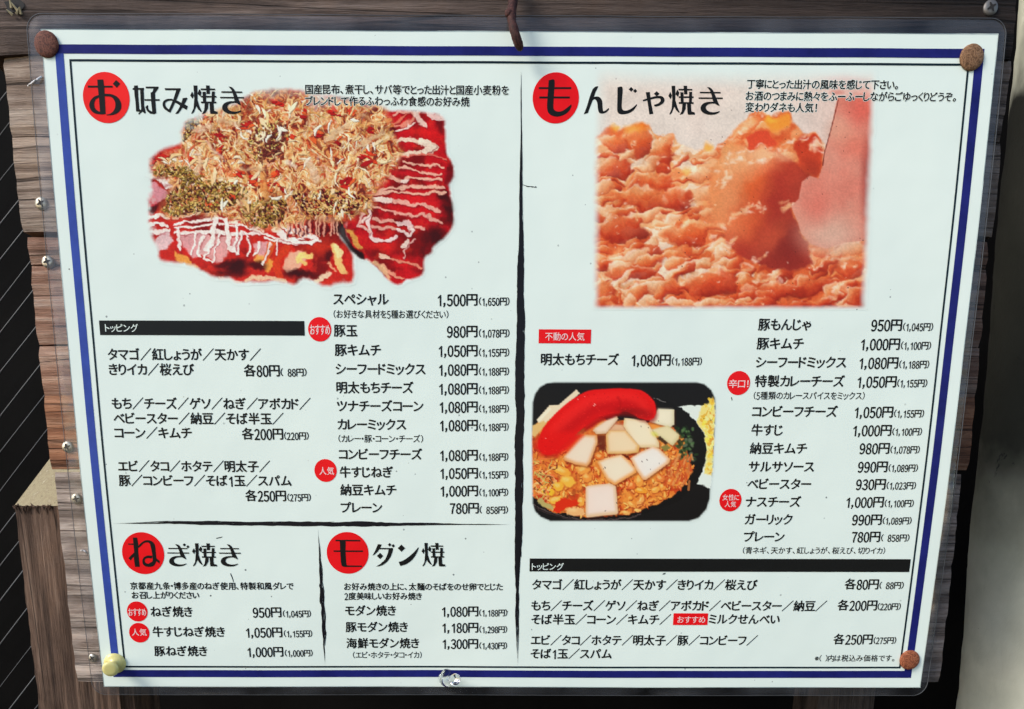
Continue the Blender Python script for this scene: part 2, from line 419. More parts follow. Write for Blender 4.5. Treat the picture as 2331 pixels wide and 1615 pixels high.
    for P, c, w in [([(605, 590), (615, 560), (630, 545)], (214, 90, 36), 7), ([(640, 640), (632, 600), (650, 560)], (206, 60, 30), 8), ([(560, 640), (600, 632), (650, 640)], (232, 200, 160), 5), ([(720, 640), (735, 630), (750, 625)], (232, 206, 170), 5), ([(760, 565), (770, 590), (782, 620)], (234, 196, 120), 8),
                    ([(768, 566), (772, 580)], (238, 214, 150), 8), ([(676, 590), (690, 580), (705, 582)], (240, 206, 120), 7), ([(680, 588), (695, 600)], (236, 190, 110), 5), ([(745, 595), (758, 610), (762, 618)], (226, 160, 120), 3), ([(500, 632), (530, 640), (545, 644)], (224, 190, 170), 4)]:
        A.stroke(wob(P, rnd, 1.5), w, c, 2.2, .9, False)
    mayo = (238, 230, 220)
    for P, w in [([(392, 493), (430, 487), (470, 478), (510, 476), (545, 482)], 6), ([(395, 508), (440, 503), (490, 500), (540, 503), (570, 508)], 3.6), ([(400, 516), (450, 514), (510, 512), (560, 516), (600, 524)], 3.4),
                 ([(400, 530), (450, 528), (505, 530), (565, 532), (590, 530)], 4.2), ([(600, 540), (640, 550), (690, 556), (730, 548)], 3.6), ([(560, 520), (600, 530), (650, 545), (690, 540)], 3.4), ([(625, 500), (650, 520), (690, 530), (720, 545), (690, 552), (650, 540), (625, 520)], 6.5), ([(620, 495), (650, 498), (680, 505), (700, 520)], 5),
                 ([(490, 475), (488, 510), (482, 545), (470, 565)], 5.5), ([(515, 500), (518, 530), (522, 555), (530, 570)], 5.5), ([(530, 500), (540, 520), (536, 570), (540, 580)], 3), ([(405, 515), (408, 545), (410, 565)], 3.2), ([(445, 530), (438, 560), (436, 575)], 3), ([(462, 540), (452, 570), (458, 585)], 3.4),
                 ([(500, 535), (490, 560), (484, 590), (472, 594), (466, 588), (474, 570), (482, 550)], 2.8), ([(548, 535), (545, 560), (540, 578)], 3.2), ([(556, 530), (566, 555), (560, 580)], 2.8), ([(590, 550), (585, 575), (575, 580)], 2.8), ([(615, 555), (605, 585), (598, 600)], 2.8), ([(628, 545), (630, 580)], 2.6),
                 ([(335, 495), (360, 490), (380, 492)], 5), ([(330, 515), (352, 508), (378, 512)], 5), ([(340, 525), (365, 528), (385, 522)], 4), ([(330, 398), (352, 404), (370, 412), (385, 425), (400, 418)], 7), ([(345, 400), (380, 398), (410, 404)], 8), ([(372, 415), (400, 412)], 7)]:
        A.stroke(wob(P, rnd, .8) + np.array([.8, 2]), w, (126, 22, 30), 1.6, .4, False)
        A.stroke(wob(P, rnd, .8), [w * rnd.uniform(.65, 1.15) for _ in range((len(P) - 1) * 3 + 1)], mayo, 1.3, .93)
    for k in range(12):   # thin drips to the right of the lattice
        x = 648 + k * 11 + rnd.uniform(-3, 3); y = 470 + rnd.uniform(-6, 6)
        A.stroke(wob([(x, y), (x + 6, y + 22), (x + 2, y + 46), (x + 4, y + 66)], rnd, 1), 2.2, (216, 156, 130), 1, .9, False)
        A.stroke(wob([(x + 6, y), (x + 11, y + 24), (x + 7, y + 62)], rnd, 1), 2.4, (70, 10, 18), 1.2, .75, False)
    # the heap of shavings
    HEAP = [(420, 345), (412, 322), (418, 290), (440, 264), (486, 250), (536, 240), (566, 218), (610, 206), (660, 208), (705, 214), (790, 236), (860, 240), (885, 275), (882, 300), (905, 330), (900, 370), (880, 400), (862, 420), (845, 440),
            (840, 470), (800, 490), (760, 500), (720, 492), (690, 500), (640, 510), (600, 520), (560, 505), (500, 488), (440, 482), (395, 490), (370, 480), (378, 450), (400, 425), (380, 400), (345, 395), (350, 370), (385, 350)]
    win, k = A.mask_poly(wob(HEAP + [HEAP[0]], rnd, 4), 15)
    A._mix(win, k * .9, (204, 138, 80))
    A._mix((0, A.W, 0, A.H), np.clip(_sm(.5, .7, n2), 0, 1) * _full(A, win, k) * .75, (150, 40, 28), False)
    pal_back = [(184, 76, 42), (170, 48, 32), (200, 104, 54), (150, 70, 40), (208, 126, 68), (176, 112, 58)]
    pal_mid = [(216, 162, 102), (210, 148, 80), (222, 176, 116), (212, 128, 72), (228, 190, 134), (204, 160, 84), (204, 84, 48)]
    pal_front = [(232, 204, 160), (228, 192, 138), (236, 216, 182), (224, 180, 118), (234, 224, 204)]
    def spot(P):
        while True:
            x = rnd.uniform(345, 905); y = rnd.uniform(205, 512)
            if inside(P, x, y): return x, y
    for i in range(900):
        x, y = spot(HEAP); flake(A, rnd, x, y, rnd.uniform(10, 30), rnd.uniform(1.5, 5), rnd.uniform(0, 6.3), rnd.choice(pal_back), .62)
    for i in range(1500):
        x, y = spot(HEAP); flake(A, rnd, x, y, rnd.uniform(9, 30), rnd.uniform(1.0, 3.6), rnd.gauss(1.3, .9), rnd.choice(pal_mid), .66)
    n3 = _fbm(A.W, A.H, 34, 61, 3); n4 = _fbm(A.W, A.H, 16, 83, 3); HK = _full(A, win, k)
    gy4, gx4 = np.gradient(n4); lt = np.clip((-gy4 - gx4) * 9, -1, 1)[..., None]
    A._mix((0, A.W, 0, A.H), HK * _sm(.56, .62, n3) * _sm(.42, .5, n4) * .8, np.array([216, 172, 116.]) * (1 + .16 * lt), False)
    A._mix((0, A.W, 0, A.H), HK * _sm(.62, .66, n4) * _sm(.45, .55, n3) * .85, np.array([232, 208, 170.]) * (1 + .06 * lt), False)
    A._mix((0, A.W, 0, A.H), HK * _sm(.44, .38, n3) * _sm(.5, .42, n4) * .75, np.array([176, 62, 36.]) * (1 + .25 * lt), False)
    warp(A, 300, 18, 5, 7, 2.4, False)
    for i in range(500):
        x, y = spot(HEAP); flake(A, rnd, x, y, rnd.uniform(8, 26), rnd.uniform(.8, 2.6), rnd.gauss(1.3, 1.0), rnd.choice(pal_mid + pal_front), .68)
    def ridge(s, sd): return 1 - np.abs(2 * _fbm(A.W, A.H, s, sd, 2, .8) - 1)
    gy_, gx_ = np.mgrid[0:A.H, 0:A.W].astype(float); w1 = (_fbm(A.W, A.H, 22, 401, 2) - .5) * 46; w2 = (_fbm(A.W, A.H, 22, 402, 2) - .5) * 46
    cr = _bil(.5 * ridge(24, 410) + .32 * ridge(12, 420) + .18 * ridge(6, 430), gx_ + w1, gy_ + w2)
    cy, cx = np.gradient(cr); cl = np.clip((-cy - .8 * cx) * 9, -1, 1)
    tt = np.clip((cr - np.percentile(cr, 52)) * 3.0 + .5 + .30 * cl, 0, 1)
    cc = np.zeros(A.rgb.shape)
    for ch in range(3): cc[..., ch] = np.interp(tt, [0, .16, .34, .5, .68, .86, 1], [[96, 156, 190, 208, 222, 232, 238][q] if ch == 0 else ([26, 54, 104, 148, 182, 208, 226][q] if ch == 1 else [22, 32, 54, 88, 122, 160, 196][q]) for q in range(7)])
    A._mix((0, A.W, 0, A.H), HK * (.70 + .3 * (_sm(.45, .6, n3) - .5)), cc, False)
    for i in range(620):
        x, y = spot(HEAP); flake(A, rnd, x, y, rnd.uniform(8, 30), rnd.uniform(.7, 2.4), rnd.gauss(1.3, 1.0), rnd.choice(pal_mid + pal_front + [(176, 60, 36)]), .7, .85)
    # red ginger and sauce gaps that stay open
    for x, y, r in [(625, 232, 13), (448, 268, 12), (465, 262, 9), (498, 308, 14), (345, 362, 12), (372, 352, 14), (440, 365, 12), (565, 285, 13), (695, 262, 14), (720, 300, 16), (760, 258, 14), (845, 300, 12), (840, 360, 18), (575, 410, 16), (630, 395, 12), (545, 395, 12), (655, 310, 12), (770, 320, 10), (500, 340, 12), (800, 250, 12), (790, 415, 14), (530, 455, 14), (475, 462, 12), (610, 420, 14), (640, 425, 10)]:
        for q in range(5):
            flake(A, rnd, x + rnd.gauss(0, r * .4), y + rnd.gauss(0, r * .4), r * rnd.uniform(.8, 1.6), r * rnd.uniform(.15, .38), rnd.uniform(-.8, .8), rnd.choice([(188, 36, 26), (202, 62, 32), (160, 24, 26), (214, 92, 44)]), .5)
    # dried-seaweed crumbs
    def crumbs(P, n, pal, s=(1.2, 3.2)):
        xs = [p[0] for p in P]; ys = [p[1] for p in P]; k = 0
        while k < n:
            x = rnd.uniform(min(xs), max(xs)); y = rnd.uniform(min(ys), max(ys))
            if inside(P, x, y):
                flake(A, rnd, x, y, rnd.uniform(3, 9), rnd.uniform(*s) * .8, rnd.uniform(0, 6.3), rnd.choice(pal), .45); k += 1
    olive = [(150, 116, 44), (176, 140, 60), (120, 90, 34), (198, 166, 88), (92, 40, 28), (70, 26, 24), (206, 180, 110), (160, 110, 50)]
    crumbs([(378, 445), (400, 420), (430, 405), (500, 410), (560, 425), (560, 455), (470, 482), (395, 490), (372, 478)], 620, olive)
    crumbs([(345, 395), (360, 375), (420, 380), (470, 400), (420, 412), (390, 400)], 160, olive)
    crumbs([(545, 470), (600, 450), (650, 455), (640, 500), (600, 520), (555, 500)], 260, olive)
    crumbs([(560, 330), (585, 285), (640, 270), (660, 300), (630, 350), (610, 370), (580, 365)], 230, [(190, 160, 80), (206, 186, 110), (120, 60, 40), (140, 80, 50), (104, 40, 32), (176, 120, 70)])
    crumbs([(600, 310), (650, 280), (640, 340), (620, 370), (600, 360)], 120, [(110, 46, 36), (126, 58, 40), (90, 32, 30)])
    crumbs([(420, 280), (460, 262), (440, 300), (415, 320)], 80, olive)
    crumbs([(660, 440), (760, 430), (840, 450), (800, 485), (700, 490)], 330, [(206, 160, 90), (196, 140, 70), (90, 20, 24), (130, 30, 28), (220, 190, 120), (70, 14, 20)])
    for i in range(110):
        x, y = spot(HEAP)
        if x < 470 and y > 395 or (y > 470): continue
        flake(A, rnd, x, y, rnd.uniform(12, 34), rnd.uniform(1.2, 4.2), rnd.gauss(1.2, .9), rnd.choice(pal_front), .6)
    for P, w, c in [([(742, 322), (760, 300), (790, 285)], 10, (232, 214, 176)), ([(805, 345), (825, 325), (850, 312), (868, 300)], 9, (230, 208, 164)), ([(700, 370), (715, 395), (720, 410)], 12, (232, 216, 186)), ([(655, 372), (672, 378)], 7, (236, 230, 216)), ([(440, 300), (460, 292), (480, 285)], 10, (228, 204, 176)),
                    ([(445, 345), (455, 370), (448, 395)], 7, (230, 206, 170)), ([(466, 318), (490, 345), (508, 360)], 5, (228, 206, 186)), ([(500, 272), (530, 278), (545, 285)], 8, (232, 208, 166)), ([(596, 395), (600, 420), (606, 450)], 11, (214, 140, 66)), ([(600, 400), (603, 430)], 6, (226, 168, 96)), ([(545, 440), (548, 465), (560, 482)], 3, (226, 190, 150)), ([(560, 482), (590, 468), (610, 452)], 4, (222, 178, 118)), ([(535, 383), (560, 385), (600, 380)], 6, (228, 200, 150)), ([(690, 300), (700, 272), (702, 255)], 5, (226, 196, 150)), ([(815, 262), (835, 268), (860, 285)], 6, (226, 184, 130))]:
        A.stroke(wob(P, rnd, 1) + np.array([1.5, 2.5]), w * .7, (140, 70, 40), 3, .35, False)
        A.stroke(wob(P, rnd, 2.5), [w * rnd.uniform(.2, .9) for _ in range((len(P) - 1) * 3 + 1)], c, 3.0, .55, False)
    warp(A, 400, 26, 3.6, 6, 1.1, False); sharpen(A, .6)
    A.rgb *= (1 + .16 * (_fbm(A.W, A.H, 30, 77, 3) - .5) + .12 * (_fbm(A.W, A.H, 3, 78, 1) - .5))[..., None]
    # soft vanishing rim
    win, k = A.mask_poly([(320, 185), (1044, 185), (1044, 660), (320, 660)], 6)
    fade = np.ones_like(A.a)
    fade *= _sm(330, 352, A.XX + 24 * (n2 - .5) + np.clip((430 - A.YY) * .0, 0, 9)) * _sm(0, 34, (A.XX - 345) * .55 + (A.YY - 345) * .9 + 30 * (n2 - .5) + 30)
    fade *= _sm(186, 266, A.YY + 40 * (n2 - .5) + 30 * (n1 - .5) + np.where(A.XX > 860, 34, np.where(A.XX > 700, 8, 34)) - np.clip((560 - A.XX) * .32, 0, 60))
    A.a *= fade * _full(A, win, k)
    return A

def _full(A, win, k):
    f = np.zeros((A.H, A.W)); a, b, c, d = win; f[c:d, a:b] = k; return f

def paint_batter():
    rnd = random.Random(11)
    A = Art(1326, 146, 2000, 716)
    W, H = A.W, A.H
    A.a[:] = 1
    X, Y = A.XX, A.YY
    A.rgb[:] = (214, 202, 190)
    full = (0, W, 0, H)
    A._mix(full, _sm(1760, 1960, X) * .8, (222, 186, 172))
    A._mix(full, _sm(.5, .75, _fbm(W, H, 130, 4, 3)) * .35, (204, 184, 172))
    # lumpy batter
    wx = _fbm(W, H, 70, 21, 3); wy = _fbm(W, H, 70, 33, 3)
    def smp(img, dx, dy):
        yi = np.clip((np.mgrid[0:H, 0:W][0] + dy).astype(int), 0, H - 1); xi = np.clip((np.mgrid[0:H, 0:W][1] + dx).astype(int), 0, W - 1)
        return img[yi, xi]
    h0 = _fbm(W, H, 66, 41, 3, 1.6)
    h0 = smp(h0, (wx - .5) * 130, (wy - .5) * 90)
    r0 = 1 - np.abs(2 * smp(_fbm(W, H, 48, 57, 2, 1.6), (wy - .5) * 110, (wx - .5) * 70) - 1)
    fine = _fbm(W, H, 11, 71, 3, 1.4)
    hgt = 1.9 * h0 + .10 * fine + .45 * r0
    gy, gx = np.gradient(hgt)
    lit = np.clip((-gx * .55 - gy) * 17, -1.3, 1.5)   # the photographed dish, lit from its far left
    base = np.zeros((H, W, 3)); 
    t = np.clip(.47 + .22 * (h0 - .5) * 2 + .30 * lit - .17 * _sm(480, 690, Y) * _sm(1330, 1800, X) - .05 * _sm(480, 690, Y) + .07, 0, 1)
    stops = [(0, (120, 30, 24)), (.16, (168, 50, 30)), (.34, (202, 84, 44)), (.5, (212, 108, 60)), (.64, (222, 144, 92)), (.78, (230, 190, 144)), (1., (238, 226, 210))]
    for ch in range(3):
        base[..., ch] = np.interp(t, [q[0] for q in stops], [q[1][ch] for q in stops])
    cm = smp(_fbm(W, H, 44, 141, 3, 1.9), (wx - .5) * 90, (wy - .5) * 60); side = _sm(1800, 1480, X) * .10 - _sm(470, 640, Y) * .10 + _sm(1640, 1560, X) * .02
    cf = (_sm(.45, .62, _fbm(W, H, 15, 191, 3, 1.5)) * .8)[..., None]
    k = (_sm(.60, .67, cm + side) * .9)[..., None]; base[:] = base * (1 - k) + ((1 - cf) * np.array([228, 212, 188.]) + cf * np.array([216, 156, 104.])) * (1 + .14 * np.clip(lit, -1, 1)[..., None]) * k
    k = (_sm(.55, .60, cm + side) * (1 - _sm(.60, .67, cm + side)) * .6)[..., None]; base[:] = base * (1 - k) + np.array([224, 160, 96.]) * k
    SKY = [(1326, 345), (1345, 335), (1362, 308), (1385, 288), (1402, 298), (1440, 287), (1468, 286), (1485, 302), (1508, 314), (1528, 304), (1542, 318), (1550, 334), (1585, 338), (1610, 326), (1618, 342), (1640, 328), (1668, 308), (1690, 276), (1718, 254), (1746, 262), (1772, 252), (1798, 254), (1806, 280), (1832, 302), (1872, 318), (1885, 400), (1990, 560), (2000, 560), (2000, 716), (1326, 716)]
    win, k = A.mask_poly(wob(SKY, rnd, 1.2), 4)
    K = _full(A, win, k)[..., None]
    A.rgb[:] = A.rgb * (1 - K) + base * K
    # lumps, far ones first
    nz = _fbm(W, H, 26, 211, 4); 
    ORG = [(0, (126, 30, 22)), (.22, (170, 48, 28)), (.45, (202, 80, 40)), (.62, (212, 112, 62)), (.8, (224, 160, 106)), (1., (236, 208, 168))]
    RED = [(0, (104, 24, 22)), (.25, (150, 38, 26)), (.5, (190, 62, 34)), (.7, (206, 96, 54)), (.88, (222, 152, 100)), (1., (234, 200, 160))]
    CRM = [(0, (176, 72, 40)), (.25, (206, 116, 70)), (.5, (222, 164, 116)), (.7, (232, 200, 160)), (1., (238, 226, 208))]
    L = [(1398, 328, 32, 22, 0, ORG), (1452, 322, 34, 36, .3, ORG), (1508, 344, 44, 26, -.7, ORG), (1398, 386, 40, 24, -.2, RED), (1492, 412, 44, 30, .2, ORG), (1470, 452, 92, 26, .12, ORG), (1545, 458, 36, 26, .2, RED), (1410, 522, 52, 32, .1, RED), (1555, 536, 52, 24, .1, ORG), (1552, 572, 28, 18, 0, ORG), (1618, 646, 64, 34, -.1, RED), (1436, 622, 64, 22, .05, RED), (1376, 664, 26, 28, .2, ORG), (1480, 372, 26, 12, -.6, CRM), (1590, 400, 34, 16, -.2, CRM), (1600, 445, 28, 20, 0, CRM), (1375, 480, 34, 14, .2, CRM), (1470, 490, 44, 12, -.15, CRM), (1530, 500, 26, 10, -.2, CRM), (1440, 585, 50, 16, -.3, CRM), (1480, 560, 16, 30, .2, CRM), (1640, 560, 30, 16, -.5, CRM), (1560, 610, 26, 12, -.5, CRM), (1470, 660, 60, 12, -.3, CRM), (1550, 690, 40, 10, -.1, CRM), (1640, 692, 70, 10, .02, CRM), (1720, 640, 34, 22, -.3, ORG), (1770, 660, 70, 20, 0, RED), (1850, 650, 60, 20, -.1, RED), (1930, 570, 50, 14, -.2, CRM), (1880, 596, 40, 14, -.2, ORG), (1940, 610, 36, 24, 0, RED), (1900, 672, 24, 26, .2, ORG), (1950, 680, 30, 26, 0, RED), (1350 + 20, 430, 26, 14, -.4, CRM), (1420, 358, 30, 10, -.7, CRM)]
    for k in range(330):
        x = rnd.uniform(1340, 1990); y = rnd.uniform(345, 704)
        if x > 1810 and y < 575: continue
        near = (y - 330) / 370; p = rnd.random()
        cream = p < .52 - .38 * (x - 1340) / 650 - .12 * near
        L.append((x, y, rnd.uniform(9, 34) * (.8 + .5 * near), rnd.uniform(4, 13) * (.8 + .5 * near), rnd.gauss(-.15, .4), CRM if cream else (RED if (p > .82 or x > 1700) else ORG)))
    L.sort(key=lambda q: q[1] + (q[3] if q[2] > 24 else 0))
    for q in L: lump(A, nz, *q, al=.84, rim=.85 if q[5] is CRM else .6)
    # the scooped mound
    M = [(1622, 380), (1640, 345), (1668, 330), (1690, 338), (1735, 330), (1775, 345), (1800, 360), (1830, 385), (1842, 410), (1822, 428), (1818, 455), (1800, 470), (1808, 490), (1818, 520), (1838, 545), (1848, 580), (1838, 605), (1790, 616), (1745, 606), (1705, 590), (1665, 560), (1640, 520), (1618, 470), (1612, 420)]
    P = wob(M + [M[0]], rnd, 1.5)
    win, k = A.mask_poly(P, 5)
    a, b, cc, d = win
    X2, Y2 = A.XX[cc:d, a:b], A.YY[cc:d, a:b]
    q = np.clip(.15 + (X2 - 1640) / 300 + (Y2 - 380) / 420 + .35 * (_fbm(b - a, d - cc, 60, 90, 3) - .5), 0, 1)
    col = np.zeros(X2.shape + (3,))
    st = [(0, (222, 150, 92)), (.25, (212, 112, 60)), (.5, (196, 74, 42)), (.75, (160, 44, 34)), (1., (136, 36, 32))]
    for ch in range(3): col[..., ch] = np.interp(q, [v[0] for v in st], [v[1][ch] for v in st])
    A._mix(win, k, col)
    A.blob(1762, 455, 34, 60, (140, 26, 26), .8, .6, .25); A.blob(1795, 560, 30, 40, (106, 22, 26), .9, .8, 0)
    A.blob(1698, 420, 44, 40, (206, 88, 42), .8, .8, 0); A.blob(1700, 505, 34, 46, (204, 84, 44), .8, .7, .6); A.blob(1750, 545, 20, 46, (190, 74, 48), .8, .5, .7)
    A.blob(1690, 372, 60, 26, (226, 172, 122), .9, .75, -.15); A.blob(1662, 420, 30, 50, (222, 156, 106), .9, .6, .3); A.blob(1745, 350, 46, 12, (230, 196, 152), .9, .7, .1); A.blob(1640, 480, 40, 60, (218, 150, 100), .9, .55, -.5)
    A.poly(wob([(1700, 320), (1712, 302), (1735, 300), (1760, 312), (1765, 328), (1735, 332), (1705, 336)], rnd, 1), (204, 70, 44), 4)
    A.poly(wob([(1735, 280), (1750, 265), (1790, 256), (1800, 280), (1780, 295), (1750, 296)], rnd, 1), (226, 140, 52), 5)
    A.poly(wob([(1810, 325), (1830, 305), (1860, 315), (1874, 330), (1870, 370), (1862, 405), (1840, 398), (1815, 370)], rnd, 1), (184, 56, 34), 5)
    A.blob(1846, 385, 18, 24, (140, 34, 26), .8, .6)
    for x, y, rx, ry, c in [(1395, 292, 8, 6, (232, 160, 60)), (1440, 296, 22, 8, (230, 160, 70)), (1458, 292, 12, 10, (222, 116, 40)), (1612, 332, 10, 8, (232, 160, 60)), (1750, 270, 12, 8, (236, 170, 60)), (1560, 395, 10, 8, (234, 180, 100))]:
        A.blob(x, y, rx, ry, c, .8, .8)
    # creamy crests
    crest = [[(1690, 300), (1705, 272), (1722, 258), (1736, 262)], [(1640, 345), (1668, 320), (1690, 300), (1700, 285)], [(1655, 365), (1690, 345), (1720, 335), (1760, 335), (1792, 342)], [(1650, 400), (1665, 375), (1690, 362), (1715, 366), (1750, 356)], [(1625, 420), (1640, 380), (1655, 362)], [(1640, 432), (1648, 410), (1662, 398)],
             [(1422, 352), (1432, 330), (1448, 322)], [(1490, 330), (1505, 320), (1515, 310)], [(1400, 390), (1440, 372), (1480, 348), (1495, 338)], [(1350, 432), (1372, 420), (1400, 398)], [(1410, 412), (1445, 392), (1470, 380), (1500, 386)], [(1440, 432), (1456, 402), (1480, 388)], [(1370, 440), (1420, 430), (1470, 438), (1510, 430)], [(1355, 470), (1385, 478), (1410, 490)], [(1380, 480), (1410, 470), (1450, 468)], [(1350, 500), (1380, 488), (1410, 486), (1440, 500)],
             [(1460, 500), (1500, 488), (1540, 482), (1590, 486)], [(1500, 525), (1515, 508), (1540, 500), (1560, 505)], [(1560, 410), (1590, 395), (1615, 400)], [(1580, 430), (1610, 440), (1640, 436)], [(1590, 455), (1610, 450), (1625, 445)], [(1400, 560), (1430, 548), (1470, 560), (1490, 548)], [(1395, 590), (1420, 612), (1460, 615), (1490, 590), (1490, 560)], [(1510, 575), (1530, 560), (1560, 556)], [(1420, 670), (1460, 655), (1500, 640), (1525, 630)], [(1440, 660), (1480, 658), (1520, 648)],
             [(1590, 628), (1612, 615), (1635, 608)], [(1580, 598), (1605, 592)], [(1540, 610), (1560, 592), (1580, 586)], [(1640, 575), (1660, 555), (1668, 540)], [(1610, 555), (1620, 545)], [(1690, 620), (1720, 590), (1745, 580)], [(1720, 640), (1745, 638), (1770, 626)], [(1880, 572), (1905, 560), (1930, 556), (1955, 552)], [(1870, 598), (1890, 590), (1915, 592)], [(1920, 600), (1940, 598)], [(1838, 612), (1860, 602), (1880, 606)], [(1900, 660), (1920, 645), (1935, 640)], [(1895, 680), (1900, 660), (1915, 668)], [(1545, 684), (1570, 672)], [(1590, 690), (1640, 688), (1690, 700)], [(1700, 470), (1725, 465), (1735, 475)], [(1650, 510), (1680, 490), (1700, 478)], [(1780, 460), (1792, 470), (1800, 465)], [(1850, 335), (1862, 330), (1870, 336)], [(1790, 322), (1810, 315), (1840, 310)]]
    for P in crest:
        if P[0][0] < 1600 and P[0][1] > 380: continue
        wd = rnd.uniform(2.6, 5.0)
        Q = wob(P, rnd, 3.0, 5)
        for q in Q:
            for _ in range(2):
                if rnd.random() < .8: A.blob(q[0] + rnd.gauss(0, wd * 1.1), q[1] + rnd.gauss(0, wd * .9), wd * rnd.uniform(.5, 2.0), wd * rnd.uniform(.3, 1.0), rnd.choice([(236, 214, 184), (238, 226, 210), (230, 186, 140), (224, 166, 116)]), .8, .55, rnd.uniform(-.9, .3))
    for i in range(260):      # small glints along the wet surface
        x, y = rnd.uniform(1350, 1975), rnd.uniform(330, 695)
        if x > 1640 and y < 590 or (x > 1820 and y < 560) or rnd.random() < (x - 1350) / 1000: continue
        r = rnd.uniform(1.0, 3.0)
        A.blob(x, y, r * rnd.uniform(.8, 2.0), r * rnd.uniform(.4, .8), rnd.choice([(236, 214, 176), (238, 226, 208)]), .7, rnd.uniform(.4, .85), rnd.uniform(-1, .4))
    warp(A, 500, 24, 9, 9, 2.6)
    for _ in range(2):
        for ax in (0, 1): A.rgb = (np.roll(A.rgb, 1, ax) + 2 * A.rgb + np.roll(A.rgb, -1, ax)) / 4
    sharpen(A, 1.1)
    hz = _full(A, *A.mask_poly(SKY, 6)) * (.03 + .17 * _sm(1520, 1800, X) * _sm(300, 420, Y) * _sm(720, 520, Y))
    A._mix(full, hz, (222, 138, 88))
    # the blurred spatula and hand behind
    S = [(1905, 222), (1889, 300), (1874, 352), (1871, 380), (1862, 406), (1842, 400), (1824, 414), (1820, 436), (1817, 452), (1800, 470), (1806, 486), (1815, 505), (1822, 530), (1846, 556), (1880, 566), (1920, 552), (1960, 548), (1990, 540), (1990, 225)]
    win, k = A.mask_poly(S, 2)
    a, b, cc, d = win
    X2, Y2 = A.XX[cc:d, a:b], A.YY[cc:d, a:b]
    n = _fbm(b - a, d - cc, 70, 123, 3)
    q = np.clip((n - .35) * 1.6, 0, 1)[..., None]
    col = (1 - q) * np.array([204, 122, 104.]) + q * np.array([212, 156, 134.])
    A._mix(win, k, col)
    A.blob(1890, 535, 60, 40, (206, 166, 146), .9, .9); A.blob(1960, 250, 30, 34, (206, 92, 78), .9, .8); A.blob(1950, 330, 36, 26, (206, 100, 80), .9, .5); A.blob(1910, 300, 26, 26, (212, 150, 124), .9, .5); A.blob(1975, 420, 14, 90, (150, 66, 60), .9, .8); A.blob(1860, 480, 26, 30, (202, 96, 82), .9, .5)
    A.stroke([(1907, 228), (1898, 265), (1889, 300), (1876, 346), (1872, 376)], 1.1, (110, 44, 34), .9, .9)
    A.blob(1925, 180, 42, 9, (216, 146, 136), .8, .8, .06); A.blob(1920, 196, 34, 14, (214, 168, 154), .8, .7); A.blob(1905, 210, 16, 6, (196, 110, 96), .6, .6)
    # print grain and dark pin-pricks
    for i in range(60):
        A.blob(rnd.uniform(1350, 1975), rnd.uniform(250, 700), 1.1, 1.1, (60, 30, 26), .5, .7)
    A.rgb *= (1 + .10 * (_fbm(W, H, 40, 177, 3) - .5) + .08 * (_fbm(W, H, 3, 178, 1) - .5))[..., None]
    ex = 5 * (_fbm(W, H, 22, 7, 2) - .5)
    A.a[:] = _sm(1346, 1368, X + ex) * _sm(1988 , 1966, X + ex + (Y - 400) * .045) * _sm(706, 692, Y + ex * .5) * _sm(150, 215, Y + ex + np.clip((1500 - X) * .05, 0, 30))
    A.a[:] *= 1 - .8 * _sm(330, 280, Y) * _sm(1392, 1340, X)
    return A

